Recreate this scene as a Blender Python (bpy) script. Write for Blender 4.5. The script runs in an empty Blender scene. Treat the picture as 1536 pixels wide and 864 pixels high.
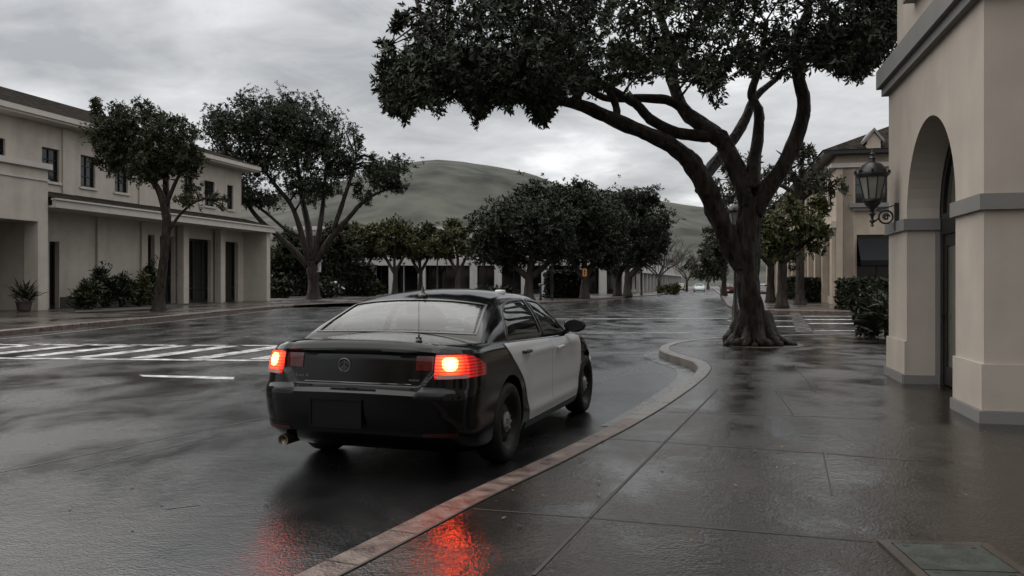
import bpy, bmesh, math, random
import numpy as np
from mathutils import Vector, Matrix, noise as mnoise

scene = bpy.context.scene
COL = scene.collection
rnd = random.Random(7)
rng = np.random.default_rng(11)
R = math.radians

# ------------------------------------------------------------------ camera
F, CX, HY, EYE = 1250.0, 768.0, 425.0, 1.55      # focal length, centre column, horizon row of the 1536x864 photograph
cd = bpy.data.cameras.new("camera")
cam = bpy.data.objects.new("camera", cd)
COL.objects.link(cam)
cam.location = (0, 0, EYE)
cam.rotation_euler = (R(90), 0, 0)
cd.sensor_width = 36.0
cd.lens = F / 1536 * 36
cd.shift_y = -(432 - HY) / 1536
cd.clip_start, cd.clip_end = 0.1, 6000
scene.camera = cam

# ------------------------------------------------------------------ sky, sun, exposure
SUN_EL, SUN_AZ = 50.0, -62.0            # azimuth from +Y towards +X
world = bpy.data.worlds.new("World")
scene.world = world
world.use_nodes = True
nt = world.node_tree
nt.nodes.clear()
N = nt.nodes.new
L = nt.links.new
out = N("ShaderNodeOutputWorld")
bg = N("ShaderNodeBackground")
bg.inputs["Strength"].default_value = 0.10
sky = N("ShaderNodeTexSky")
sky.sky_type = 'NISHITA'
sky.sun_disc = False
sky.sun_elevation = R(SUN_EL)
sky.sun_rotation = R(SUN_AZ)
tc = N("ShaderNodeTexCoord")
sep = N("ShaderNodeSeparateXYZ")
L(tc.outputs["Generated"], sep.inputs[0])


def wmath(op, a, b=None):
    n = N("ShaderNodeMath")
    n.operation = op
    for i, v in enumerate((a, b)):
        if v is None:
            continue
        if isinstance(v, (int, float)):
            n.inputs[i].default_value = v
        else:
            L(v, n.inputs[i])
    return n.outputs[0]


zc = wmath('MAXIMUM', sep.outputs[2], 0.0)
zd = wmath('ADD', zc, 0.16)
cmb = N("ShaderNodeCombineXYZ")
L(wmath('DIVIDE', sep.outputs[0], zd), cmb.inputs[0])
L(wmath('DIVIDE', sep.outputs[1], zd), cmb.inputs[1])
cmb.inputs[2].default_value = 3.7
nz = N("ShaderNodeTexNoise")
nz.inputs["Scale"].default_value = 1.0
nz.inputs["Detail"].default_value = 7
nz.inputs["Roughness"].default_value = 0.5
nz.inputs["Distortion"].default_value = 0.35
L(cmb.outputs[0], nz.inputs["Vector"])
rp = N("ShaderNodeValToRGB")
rp.color_ramp.elements[0].position = 0.36
rp.color_ramp.elements[0].color = (0.47, 0.48, 0.495, 1)
rp.color_ramp.elements[1].position = 0.66
rp.color_ramp.elements[1].color = (1.42, 1.43, 1.44, 1)
e = rp.color_ramp.elements.new(0.52)
e.color = (0.83, 0.84, 0.85, 1)
nz2 = N("ShaderNodeTexNoise")
nz2.inputs["Scale"].default_value = 3.4
nz2.inputs["Detail"].default_value = 6
nz2.inputs["Roughness"].default_value = 0.6
nz2.inputs["Distortion"].default_value = 0.8
L(cmb.outputs[0], nz2.inputs["Vector"])
L(wmath('ADD', wmath('MULTIPLY', nz.outputs[0], 0.80), wmath('MULTIPLY', nz2.outputs[0], 0.20)), rp.inputs[0])
boost = wmath('ADD', wmath('MULTIPLY', wmath('POWER', zc, 1.5), 2.0), 1.0)
cl = N("ShaderNodeVectorMath")
cl.operation = 'SCALE'
L(rp.outputs[0], cl.inputs[0])
L(wmath('MULTIPLY', boost, 6.5), cl.inputs[3])
mx = N("ShaderNodeMix")
mx.data_type = 'RGBA'
mx.inputs[0].default_value = 0.95
L(sky.outputs[0], mx.inputs[6])
L(cl.outputs[0], mx.inputs[7])
L(mx.outputs[2], bg.inputs["Color"])
L(bg.outputs[0], out.inputs["Surface"])

sd = bpy.data.lights.new("sun", 'SUN')
sd.energy = 1.5
sd.angle = R(80)
sd.color = (1.0, 0.95, 0.88)
so = bpy.data.objects.new("sun", sd)
COL.objects.link(so)
sdir = Vector((math.sin(R(SUN_AZ)) * math.cos(R(SUN_EL)), math.cos(R(SUN_AZ)) * math.cos(R(SUN_EL)), math.sin(R(SUN_EL))))
so.rotation_euler = sdir.to_track_quat('Z', 'Y').to_euler()
so.location = (-20, 10, 40)

vs = scene.view_settings
vs.view_transform = 'Standard'
vs.look = 'None'
vs.exposure = 0.22
vs.gamma = 1.0
vs.use_curve_mapping = False
scene.cycles.max_bounces = 8
scene.cycles.transparent_max_bounces = 12
scene.cycles.sample_clamp_indirect = 14.0


# ------------------------------------------------------------------ helpers: pixels of the photograph to points
def ray(px, py):
    return Vector(((px - CX) / F, 1.0, (HY - py) / F))


def G(px, py, z=0.0):
    """the point at height z that the photograph shows at this pixel"""
    d = ray(px, py)
    t = (z - EYE) / d.z
    return Vector((d.x * t, t, z))


def P(px, py, Z):
    d = ray(px, py)
    return Vector((d.x * Z, Z, EYE + d.z * Z))


def lerp(a, b, t):
    return a + (b - a) * t


def sm(t):
    t = np.clip(t, 0, 1)
    return t * t * (3 - 2 * t)


# ------------------------------------------------------------------ helpers: objects
def link(name, me, m=None, parent=None):
    o = bpy.data.objects.new(name, me)
    COL.objects.link(o)
    if m is not None and me is not None:
        me.materials.append(m)
    if parent is not None:
        o.parent = parent
    return o


def tag(o, label=None, cat=None, group=None, kind=None):
    for k, v in (("label", label), ("category", cat), ("group", group), ("kind", kind)):
        if v:
            o[k] = v
    return o


def thing(name, label, cat, loc=(0, 0, 0), rz=0.0, group=None):
    o = bpy.data.objects.new(name, None)
    COL.objects.link(o)
    o.location = loc
    o.rotation_euler = (0, 0, rz)
    o.empty_display_size = 0.2
    return tag(o, label, cat, group)


def obj(name, bm, m, parent=None, smooth=None):
    """link a bmesh as one mesh object; its coordinates are in the parent's space"""
    me = bpy.data.meshes.new(name)
    bmesh.ops.recalc_face_normals(bm, faces=bm.faces)
    bm.to_mesh(me)
    bm.free()
    if smooth is not None:
        for p in me.polygons:
            p.use_smooth = True
        if smooth < 180:
            me.set_sharp_from_angle(angle=R(smooth))
    return link(name, me, m, parent)


def struct(name, bm, m, smooth=None):
    return tag(obj(name, bm, m, None, smooth), kind='structure')


def copy_tree(o, parent=None):
    c = o.copy()
    COL.objects.link(c)
    if parent is not None:
        c.parent = parent
    for ch in list(o.children):
        copy_tree(ch, c)
    return c


def B():
    return bmesh.new()


def box(bm, c, s, M=None, bevel=0.0):
    """box with centre c and full size s"""
    vs_ = []
    for dx in (-.5, .5):
        for dy in (-.5, .5):
            for dz in (-.5, .5):
                v = Vector((c[0] + dx * s[0], c[1] + dy * s[1], c[2] + dz * s[2]))
                vs_.append(bm.verts.new(M @ v if M else v))
    fs = [bm.faces.new([vs_[i] for i in f]) for f in ((0, 1, 3, 2), (4, 6, 7, 5), (0, 4, 5, 1), (2, 3, 7, 6), (0, 2, 6, 4), (1, 5, 7, 3))]
    if bevel:
        es = {e for f in fs for e in f.edges}
        bmesh.ops.bevel(bm, geom=list(es), offset=bevel, segments=2, affect='EDGES', profile=0.6)


def lathe(bm, prof, c=(0, 0, 0), n=24, M=None, cap=True):
    """profile of (radius, height) turned about the z axis through c"""
    rings = []
    for r, h in prof:
        ring = []
        for k in range(n):
            a = 2 * math.pi * k / n
            v = Vector((c[0] + r * math.cos(a), c[1] + r * math.sin(a), c[2] + h))
            ring.append(bm.verts.new(M @ v if M else v))
        rings.append(ring)
    for a, b in zip(rings, rings[1:]):
        for k in range(n):
            bm.faces.new((a[k], a[(k + 1) % n], b[(k + 1) % n], b[k]))
    if cap:
        if prof[0][0] > 1e-4:
            bm.faces.new(rings[0][::-1])
        if prof[-1][0] > 1e-4:
            bm.faces.new(rings[-1])


def tube(bm, pts, rad, n=8, cap=True, wob=0.0, seed=0, ridge=0.0):
    """tube through points with a radius per point"""
    pts = [Vector(p) for p in pts]
    if not hasattr(rad, '__len__'):
        rad = [rad] * len(pts)
    rings = []
    ref = Vector((0.13, 1, 0.07)).normalized()
    for i, p in enumerate(pts):
        t = (pts[min(i + 1, len(pts) - 1)] - pts[max(i - 1, 0)])
        if t.length < 1e-9:
            t = Vector((0, 0, 1))
        t.normalize()
        a = ref - t * ref.dot(t)
        if a.length < 0.15:
            a = Vector((1, 0.2, 0)) - t * Vector((1, 0.2, 0)).dot(t)
        a.normalize()
        b = t.cross(a)
        ring = []
        for k in range(n):
            an = 2 * math.pi * k / n
            d = a * math.cos(an) + b * math.sin(an)
            r = rad[i]
            if wob:
                q = p * 2.2 + d * 1.6 + Vector((seed, 0, 0))
                r *= 1 + wob * (mnoise.noise(q) + 0.6 * mnoise.noise(q * 2.7))
            if ridge:
                q = Vector((d.x * 5.5, d.y * 5.5, d.z * 5.5 + seed)) + p * 1.1
                r *= 1 + ridge * (abs(mnoise.noise(q)) * 2 - .5)
            ring.append(bm.verts.new(p + d * r))
        rings.append(ring)
    for a, b in zip(rings, rings[1:]):
        for k in range(n):
            bm.faces.new((a[k], a[(k + 1) % n], b[(k + 1) % n], b[k]))
    if cap:
        bm.faces.new(rings[0][::-1])
        bm.faces.new(rings[-1])


def spline(pts, rad, sub=5):
    """Catmull-Rom through points and radii"""
    pts = [Vector(p) for p in pts]
    o, ro = [], []
    n = len(pts)
    for i in range(n - 1):
        p0, p1, p2, p3 = pts[max(i - 1, 0)], pts[i], pts[i + 1], pts[min(i + 2, n - 1)]
        for k in range(sub):
            t = k / sub
            o.append(0.5 * ((2 * p1) + (p2 - p0) * t + (2 * p0 - 5 * p1 + 4 * p2 - p3) * t * t + (3 * p1 - p0 - 3 * p2 + p3) * t ** 3))
            ro.append(lerp(rad[i], rad[i + 1], t))
    o.append(pts[-1])
    ro.append(rad[-1])
    return o, ro


def polygon(bm, pts, z0=None, z1=None):
    """flat polygon, or a prism between z0 and z1"""
    if z1 is None:
        f = bm.faces.new([bm.verts.new(Vector(p)) for p in pts])
        return f
    lo = [bm.verts.new((p[0], p[1], z0)) for p in pts]
    hi = [bm.verts.new((p[0], p[1], z1)) for p in pts]
    n = len(pts)
    for k in range(n):
        bm.faces.new((lo[k], lo[(k + 1) % n], hi[(k + 1) % n], hi[k]))
    bm.faces.new(hi)
    return None


def ribbon(bm, pts, w, z):
    """flat strip of width w centred on a line of points"""
    pts = [Vector((p[0], p[1], 0)) for p in pts]
    prev = None
    for i, p in enumerate(pts):
        t = pts[min(i + 1, len(pts) - 1)] - pts[max(i - 1, 0)]
        t.normalize()
        nn = Vector((-t.y, t.x, 0)) * (w / 2)
        cur = (bm.verts.new((p.x + nn.x, p.y + nn.y, z)), bm.verts.new((p.x - nn.x, p.y - nn.y, z)))
        if prev:
            bm.faces.new((prev[0], prev[1], cur[1], cur[0]))
        prev = cur


def offset_line(pts, d):
    pts = [Vector((p[0], p[1], 0)) for p in pts]
    o = []
    for i, p in enumerate(pts):
        t = pts[min(i + 1, len(pts) - 1)] - pts[max(i - 1, 0)]
        t.normalize()
        o.append(Vector((p.x - t.y * d, p.y + t.x * d, 0)))
    return o


def smooth_line(pts, step=1.0, it=14):
    """the line resampled at even steps and rounded off"""
    a = np.array([(p[0], p[1]) for p in pts], float)
    d = np.concatenate([[0], np.cumsum(np.hypot(*np.diff(a, axis=0).T))])
    q = np.linspace(0, d[-1], max(4, int(d[-1] / step)))
    o = np.stack([np.interp(q, d, a[:, 0]), np.interp(q, d, a[:, 1])], 1)
    for _ in range(it):
        o[1:-1] = o[1:-1] * .5 + (o[:-2] + o[2:]) * .25
    return [Vector((x, y, 0)) for x, y in o]


# ------------------------------------------------------------------ materials
def mat(name, col, rough=0.6, var=0.0, vscale=3.0, bump=0.0, bscale=20.0, metal=0.0, spec=0.5, coat=0.0, rvar=0.0, stretch=None, col2=None, detail=5.0, bdist=0.02):
    """principled material with noise in colour, roughness and bump"""
    m = bpy.data.materials.new(name)
    m.use_nodes = True
    t = m.node_tree
    b = t.nodes["Principled BSDF"]
    b.inputs["Base Color"].default_value = (*col, 1)
    b.inputs["Roughness"].default_value = rough
    b.inputs["Metallic"].default_value = metal
    b.inputs["Specular IOR Level"].default_value = spec
    if coat:
        b.inputs["Coat Weight"].default_value = coat
        b.inputs["Coat Roughness"].default_value = 0.03
    co = t.nodes.new("ShaderNodeTexCoord").outputs["Object"]
    if stretch:
        mp = t.nodes.new("ShaderNodeMapping")
        mp.inputs["Rotation"].default_value = (0, 0, stretch[0])
        mp.inputs["Scale"].default_value = stretch[1]
        t.links.new(co, mp.inputs[0])
        co = mp.outputs[0]
    if var or rvar:
        n = t.nodes.new("ShaderNodeTexNoise")
        n.inputs["Scale"].default_value = vscale
        n.inputs["Detail"].default_value = detail
        t.links.new(co, n.inputs["Vector"])
        if var:
            c = t.nodes.new("ShaderNodeValToRGB")
            c2 = col2 or col
            c.color_ramp.elements[0].position = 0.32
            c.color_ramp.elements[1].position = 0.68
            c.color_ramp.elements[0].color = (*[x * (1 - var) for x in col], 1)
            c.color_ramp.elements[1].color = (*[min(1, x * (1 + var)) for x in c2], 1)
            t.links.new(n.outputs[0], c.inputs[0])
            t.links.new(c.outputs[0], b.inputs["Base Color"])
        if rvar:
            r = t.nodes.new("ShaderNodeMapRange")
            r.inputs[1].default_value = 0.3
            r.inputs[2].default_value = 0.7
            r.inputs[3].default_value = max(0.02, rough - rvar)
            r.inputs[4].default_value = min(1, rough + rvar)
            t.links.new(n.outputs[0], r.inputs[0])
            t.links.new(r.outputs[0], b.inputs["Roughness"])
    if bump:
        n2 = t.nodes.new("ShaderNodeTexNoise")
        n2.inputs["Scale"].default_value = bscale
        n2.inputs["Detail"].default_value = 4
        t.links.new(co, n2.inputs["Vector"])
        bp = t.nodes.new("ShaderNodeBump")
        bp.inputs["Strength"].default_value = bump
        bp.inputs["Distance"].default_value = bdist
        t.links.new(n2.outputs[0], bp.inputs["Height"])
        t.links.new(bp.outputs[0], b.inputs["Normal"])
    return m


STREET = math.atan(0.2304)             # the street's heading, measured from +Y towards +X
U = Vector((math.sin(STREET), math.cos(STREET), 0))


def wet(name, dry, damp, r_lo, r_hi, patch, ripple, rscale, rot, fine=0.25):
    """wet ground: smooth water film broken by drier, rougher patches; fine grain and ripples in the bump"""
    m = bpy.data.materials.new(name)
    m.use_nodes = True
    t = m.node_tree
    n_ = t.nodes.new
    l_ = t.links.new
    b = t.nodes["Principled BSDF"]
    b.inputs["Specular IOR Level"].default_value = 0.5
    b.inputs["IOR"].default_value = 1.45
    co = n_("ShaderNodeTexCoord").outputs["Object"]
    mp = n_("ShaderNodeMapping")
    mp.inputs["Rotation"].default_value = (0, 0, rot)
    mp.inputs["Scale"].default_value = patch
    l_(co, mp.inputs[0])
    n1 = n_("ShaderNodeTexNoise")
    n1.inputs["Scale"].default_value = 1.0
    n1.inputs["Detail"].default_value = 7
    n1.inputs["Roughness"].default_value = 0.58
    n1.inputs["Distortion"].default_value = 0.4
    l_(mp.outputs[0], n1.inputs["Vector"])
    n2 = n_("ShaderNodeTexNoise")
    n2.inputs["Scale"].default_value = 55
    n2.inputs["Detail"].default_value = 3
    l_(co, n2.inputs["Vector"])
    n3 = n_("ShaderNodeTexNoise")
    n3.inputs["Scale"].default_value = rscale
    n3.inputs["Detail"].default_value = 3
    n3.inputs["Distortion"].default_value = 0.6
    l_(mp.outputs[0], n3.inputs["Vector"]) if False else l_(co, n3.inputs["Vector"])
    wetness = n_("ShaderNodeMapRange")
    wetness.inputs[1].default_value = 0.38
    wetness.inputs[2].default_value = 0.62
    l_(n1.outputs[0], wetness.inputs[0])
    c = n_("ShaderNodeMix")
    c.data_type = 'RGBA'
    c.inputs[6].default_value = (*damp, 1)
    c.inputs[7].default_value = (*dry, 1)
    l_(wetness.outputs[0], c.inputs[0])
    g = n_("ShaderNodeMapRange")
    g.inputs[3].default_value = 0.62
    g.inputs[4].default_value = 1.38
    l_(n2.outputs[0], g.inputs[0])
    cm = n_("ShaderNodeVectorMath")
    cm.operation = 'SCALE'
    l_(c.outputs[2], cm.inputs[0])
    l_(g.outputs[0], cm.inputs[3])
    l_(cm.outputs[0], b.inputs["Base Color"])
    rr = n_("ShaderNodeMapRange")
    rr.inputs[3].default_value = r_lo
    rr.inputs[4].default_value = r_hi
    l_(wetness.outputs[0], rr.inputs[0])
    l_(rr.outputs[0], b.inputs["Roughness"])
    b1 = n_("ShaderNodeBump")
    b1.inputs["Strength"].default_value = fine
    b1.inputs["Distance"].default_value = 0.006
    l_(n2.outputs[0], b1.inputs["Height"])
    b2 = n_("ShaderNodeBump")
    b2.inputs["Strength"].default_value = ripple
    b2.inputs["Distance"].default_value = 0.012
    l_(n3.outputs[0], b2.inputs["Height"])
    for bn, st in ((b1, fine), (b2, ripple)):      # standing water lies smoother than the damp parts
        ws = n_("ShaderNodeMapRange")
        ws.inputs[3].default_value = st * 0.45
        ws.inputs[4].default_value = st * 1.25
        l_(wetness.outputs[0], ws.inputs[0])
        l_(ws.outputs[0], bn.inputs["Strength"])
    l_(b1.outputs[0], b2.inputs["Normal"])
    l_(b2.outputs[0], b.inputs["Normal"])
    return m


def stucco(name, col, streak=0.15):
    """rendered wall: soft blotches and faint vertical rain streaks, fine grain"""
    m = bpy.data.materials.new(name)
    m.use_nodes = True
    t = m.node_tree
    n_ = t.nodes.new
    l_ = t.links.new
    b = t.nodes["Principled BSDF"]
    b.inputs["Roughness"].default_value = 0.8
    b.inputs["Specular IOR Level"].default_value = 0.25
    co = n_("ShaderNodeTexCoord").outputs["Object"]
    mp = n_("ShaderNodeMapping")
    mp.inputs["Scale"].default_value = (1.3, 1.3, 0.16)
    l_(co, mp.inputs[0])
    s = n_("ShaderNodeTexNoise")
    s.inputs["Scale"].default_value = 1.3
    s.inputs["Detail"].default_value = 6
    l_(mp.outputs[0], s.inputs["Vector"])
    q = n_("ShaderNodeTexNoise")
    q.inputs["Scale"].default_value = 1.6
    q.inputs["Detail"].default_value = 6
    l_(co, q.inputs["Vector"])
    a = n_("ShaderNodeMath")
    a.operation = 'ADD'
    l_(s.outputs[0], a.inputs[0])
    l_(q.outputs[0], a.inputs[1])
    r = n_("ShaderNodeMapRange")
    r.inputs[1].default_value = 0.65
    r.inputs[2].default_value = 1.35
    r.inputs[3].default_value = 1 - streak
    r.inputs[4].default_value = 1 + streak * 0.7
    l_(a.outputs[0], r.inputs[0])
    v = n_("ShaderNodeVectorMath")
    v.operation = 'SCALE'
    v.inputs[0].default_value = col
    l_(r.outputs[0], v.inputs[3])
    l_(v.outputs[0], b.inputs["Base Color"])
    f = n_("ShaderNodeTexNoise")
    f.inputs["Scale"].default_value = 60
    f.inputs["Detail"].default_value = 4
    l_(co, f.inputs["Vector"])
    bp = n_("ShaderNodeBump")
    bp.inputs["Strength"].default_value = 0.18
    bp.inputs["Distance"].default_value = 0.01
    l_(f.outputs[0], bp.inputs["Height"])
    l_(bp.outputs[0], b.inputs["Normal"])
    return m


def glass_mat(name, tint, rough=0.0, ior=1.5):
    m = bpy.data.materials.new(name)
    m.use_nodes = True
    t = m.node_tree
    t.nodes.clear()
    o = t.nodes.new("ShaderNodeOutputMaterial")
    tr = t.nodes.new("ShaderNodeBsdfTransparent")
    tr.inputs[0].default_value = (*tint, 1)
    gl = t.nodes.new("ShaderNodeBsdfGlossy")
    gl.inputs["Roughness"].default_value = rough
    fr = t.nodes.new("ShaderNodeFresnel")
    ge = t.nodes.new("ShaderNodeNewGeometry")
    mi = t.nodes.new("ShaderNodeMix")          # the same reflectance from both sides of the pane
    mi.inputs[2].default_value = ior
    mi.inputs[3].default_value = 1 / ior
    t.links.new(ge.outputs["Backfacing"], mi.inputs[0])
    t.links.new(mi.outputs[0], fr.inputs[0])
    mx_ = t.nodes.new("ShaderNodeMixShader")
    t.links.new(fr.outputs[0], mx_.inputs[0])
    t.links.new(tr.outputs[0], mx_.inputs[1])
    t.links.new(gl.outputs[0], mx_.inputs[2])
    t.links.new(mx_.outputs[0], o.inputs[0])
    return m


def leaf_mat(name, a, b_, rough=0.42):
    """leaf colour differs from leaf to leaf and from bough to bough"""
    m = bpy.data.materials.new(name)
    m.use_nodes = True
    t = m.node_tree
    bs = t.nodes["Principled BSDF"]
    bs.inputs["Roughness"].default_value = rough
    bs.inputs["Specular IOR Level"].default_value = 0.25
    ge = t.nodes.new("ShaderNodeNewGeometry")
    co = t.nodes.new("ShaderNodeTexCoord")
    n = t.nodes.new("ShaderNodeTexNoise")
    n.inputs["Scale"].default_value = 0.45
    n.inputs["Detail"].default_value = 2
    t.links.new(co.outputs["Object"], n.inputs["Vector"])
    ad = t.nodes.new("ShaderNodeMath")
    ad.operation = 'MULTIPLY_ADD'
    t.links.new(ge.outputs["Random Per Island"], ad.inputs[0])
    ad.inputs[1].default_value = 0.55
    sc_ = t.nodes.new("ShaderNodeMapRange")
    sc_.inputs[1].default_value = 0.3
    sc_.inputs[2].default_value = 0.7
    sc_.inputs[3].default_value = 0.0
    sc_.inputs[4].default_value = 0.5
    t.links.new(n.outputs[0], sc_.inputs[0])
    t.links.new(sc_.outputs[0], ad.inputs[2])
    c = t.nodes.new("ShaderNodeMix")
    c.data_type = 'RGBA'
    c.inputs[6].default_value = (*a, 1)
    c.inputs[7].default_value = (*b_, 1)
    t.links.new(ad.outputs[0], c.inputs[0])
    t.links.new(c.outputs[2], bs.inputs["Base Color"])
    return m


def emit_mat(name, col, strength):
    m = bpy.data.materials.new(name)
    m.use_nodes = True
    b = m.node_tree.nodes["Principled BSDF"]
    b.inputs["Base Color"].default_value = (*[min(1, c * 0.4) for c in col], 1)
    b.inputs["Emission Color"].default_value = (*col, 1)
    b.inputs["Emission Strength"].default_value = strength
    b.inputs["Roughness"].default_value = 0.1
    return m


def tile_mat(name, col, axis_rot, pitch=0.35):
    m = mat(name, col, 0.85, var=0.45, vscale=2.5, bump=0, spec=0.0)
    t = m.node_tree
    b = t.nodes["Principled BSDF"]
    co = t.nodes.new("ShaderNodeTexCoord").outputs["Object"]
    mp = t.nodes.new("ShaderNodeMapping")
    mp.inputs["Rotation"].default_value = (0, 0, axis_rot)
    t.links.new(co, mp.inputs[0])
    br = t.nodes.new("ShaderNodeTexBrick")
    br.inputs["Scale"].default_value = 1.0
    br.inputs["Brick Width"].default_value = pitch
    br.inputs["Row Height"].default_value = pitch * 0.9
    br.inputs["Mortar Size"].default_value = 0.03
    br.inputs["Mortar Smooth"].default_value = 0.6
    br.inputs["Color1"].default_value = (0.6, 0.6, 0.6, 1)
    br.inputs["Color2"].default_value = (1, 1, 1, 1)
    br.inputs["Mortar"].default_value = (0, 0, 0, 1)
    t.links.new(mp.outputs[0], br.inputs["Vector"])
    bp = t.nodes.new("ShaderNodeBump")
    bp.inputs["Strength"].default_value = 1.0
    bp.inputs["Distance"].default_value = 0.06
    t.links.new(br.outputs["Color"], bp.inputs["Height"])
    t.links.new(bp.outputs[0], b.inputs["Normal"])
    return m


M_ASPH = wet("wet_asphalt", (0.013, 0.013, 0.013), (0.006, 0.006, 0.006), 0.14, 0.29, (0.8, 0.5, 1), 0.28, 9.0, STREET, 0.75)
M_WALK = wet("wet_concrete", (0.031, 0.026, 0.021), (0.013, 0.011, 0.009), 0.05, 0.25, (1.2, 0.9, 1), 0.50, 11.0, STREET, 0.8)
M_PAVE = wet("wet_paving", (0.06, 0.048, 0.04), (0.03, 0.025, 0.021), 0.14, 0.40, (0.5, 0.3, 1), 0.3, 5.0, STREET, 0.3)
M_KERB = mat("kerb_concrete", (0.12, 0.108, 0.095), 0.38, var=0.3, vscale=4, bump=0.3, bscale=50, rvar=0.15)
M_KERBR = mat("red_kerb_paint", (0.095, 0.046, 0.035), 0.38, var=0.55, vscale=6, bump=0.4, bscale=50, rvar=0.15, col2=(0.085, 0.065, 0.052))
M_GUT = mat("gutter_concrete", (0.055, 0.053, 0.05), 0.26, var=0.3, vscale=3, bump=0.2, bscale=40, rvar=0.15)
M_WHITE = mat("road_paint", (0.36, 0.36, 0.35), 0.35, var=0.70, vscale=3.5, bump=0.2, bscale=60, rvar=0.12)
M_JOINT = mat("joint_dark", (0.018, 0.016, 0.014), 0.6)
M_SEAM = mat("tar_seam", (0.012, 0.012, 0.012), 0.35)
M_STUC_L = stucco("cream_stucco", (0.43, 0.385, 0.33))
M_STUC_L2 = stucco("pale_trim_stucco", (0.46, 0.42, 0.38), 0.08)
M_STUC_R = stucco("beige_stucco", (0.415, 0.368, 0.318))
M_STUC_B = stucco("tan_stucco", (0.40, 0.33, 0.265))
M_BAND = stucco("grey_stone_band", (0.185, 0.18, 0.172), 0.1)
M_WHITEWALL = stucco("white_wall", (0.40, 0.39, 0.37))
M_DARK = mat("dark_frame", (0.012, 0.011, 0.010), 0.4, spec=0.4)
M_VOID = mat("dark_interior", (0.010, 0.010, 0.010), 0.8, spec=0.1)
M_PLINTH = mat("dark_plinth", (0.045, 0.042, 0.038), 0.6, var=0.3)
M_PANE = mat("window_glass", (0.012, 0.014, 0.014), 0.06, spec=0.6, bump=0.05, bscale=1.5, bdist=0.01)
M_TILE = tile_mat("dark_roof_tiles", (0.030, 0.026, 0.023), -STREET)
M_IRON = mat("black_iron", (0.010, 0.010, 0.010), 0.38, spec=0.5)
M_FROST = mat("frosted_lamp_glass", (0.19, 0.185, 0.16), 0.25, var=0.12, vscale=8)
M_BARK = mat("wet_bark", (0.023, 0.017, 0.013), 0.55, var=0.75, vscale=7, bump=1.0, bscale=14, stretch=(0, (1, 1, 0.28)), bdist=0.09, spec=0.18)
M_BARKG = mat("grey_bark", (0.045, 0.038, 0.032), 0.75, var=0.4, vscale=3, bump=0.8, bscale=6, stretch=(0, (1, 1, 0.3)), bdist=0.05, spec=0.2)
M_LEAF = leaf_mat("dark_leaf", (0.012, 0.016, 0.008), (0.030, 0.036, 0.015), 0.50)
M_LEAF2 = leaf_mat("green_leaf", (0.014, 0.019, 0.009), (0.045, 0.049, 0.019), 0.55)
M_LEAF3 = leaf_mat("yellow_green_leaf", (0.022, 0.028, 0.011), (0.072, 0.070, 0.022), 0.55)
M_LEAF4 = leaf_mat("evergreen_leaf", (0.010, 0.013, 0.007), (0.027, 0.032, 0.015), 0.55)
M_LEAF5 = leaf_mat("dusty_leaf", (0.026, 0.028, 0.019), (0.055, 0.054, 0.034), 0.6)
M_DRY = leaf_mat("fallen_leaf", (0.05, 0.028, 0.012), (0.17, 0.11, 0.03), 0.5)
M_FLOWER = leaf_mat("white_flower", (0.5, 0.5, 0.45), (0.7, 0.7, 0.68), 0.6)
M_GREEN = mat("green_metal_lid", (0.024, 0.029, 0.023), 0.4, var=0.35, vscale=7, bump=0.3, bscale=70, rvar=0.15)

# ================================================================== GROUND, ROADS, PAVEMENTS
bm = B()
bmesh.ops.create_grid(bm, x_segments=2, y_segments=2, size=3500)
for v in bm.verts:
    v.co.z = -0.06
    v.co.y += 1500
struct("ground", bm, mat("meadow_ground", (0.05, 0.055, 0.03), 0.8, var=0.3, vscale=0.05))

bm = B()
polygon(bm, [(-160, -60, 0), (160, -60, 0), (160, 420, 0), (-160, 420, 0)])
struct("road", bm, M_ASPH)

# near pavement on the right: its kerb line, read from the photograph
k_px = [(440, 862), (560, 804), (680, 744), (800, 692), (910, 640), (968, 609), (1015, 580), (1038, 563), (1048, 551), (1040, 541), (1008, 532),
        (988, 525), (989, 519), (1008, 513), (1040, 508.5), (1090, 505), (1150, 503), (1220, 501.5), (1290, 500.5), (1400, 500), (1700, 500)]
kerb_r = [Vector((-14.0, -20.0, 0)), Vector((-4.9, -3.2, 0))] + [G(x, y, .15) for x, y in k_px] + [Vector((60, 23.5, 0))]
kerb_r = smooth_line(kerb_r, .14, 8)
inner = offset_line(kerb_r, -0.22)
bm = B()
polygon(bm, [(p.x, p.y, 0) for p in offset_line(kerb_r, -0.2)] + [(60, -20, 0)], -0.05, 0.15)
bmesh.ops.triangulate(bm, faces=bm.faces[:])
struct("sidewalk", bm, M_WALK)


def kerb_strip(line, w, z1, z0=-0.05, seg=None):
    bm = B()
    ins = offset_line(line, w)
    prev = None
    for i, (a, b) in enumerate(zip(line, ins)):
        m = a.lerp(b, 0.12 if w > 0 else 0.12)
        cur = [bm.verts.new((a.x, a.y, z0)), bm.verts.new((a.x, a.y, z1 - 0.02)), bm.verts.new((m.x, m.y, z1)), bm.verts.new((b.x, b.y, z1)), bm.verts.new((b.x, b.y, z0))]
        if prev:
            for k in range(4):
                bm.faces.new((prev[k], prev[k + 1], cur[k + 1], cur[k]))
        prev = cur
    return bm


cut = next(i for i, p in enumerate(kerb_r) if p.y > 8.6)
struct("painted_kerb", kerb_strip(kerb_r[:cut + 1], -0.22, 0.154), M_KERBR)
struct("kerb", kerb_strip(kerb_r[cut:], -0.22, 0.154), M_KERB)
i0 = next(i for i, p in enumerate(kerb_r) if p.y > 8.8)
i1 = next(i for i, p in enumerate(kerb_r) if p.y > 19.5)
gut = kerb_r[i0:i1]
bm = B()
ribbon(bm, offset_line(gut, 0.18), 0.30, 0.005)
struct("gutter", bm, M_GUT)

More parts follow.
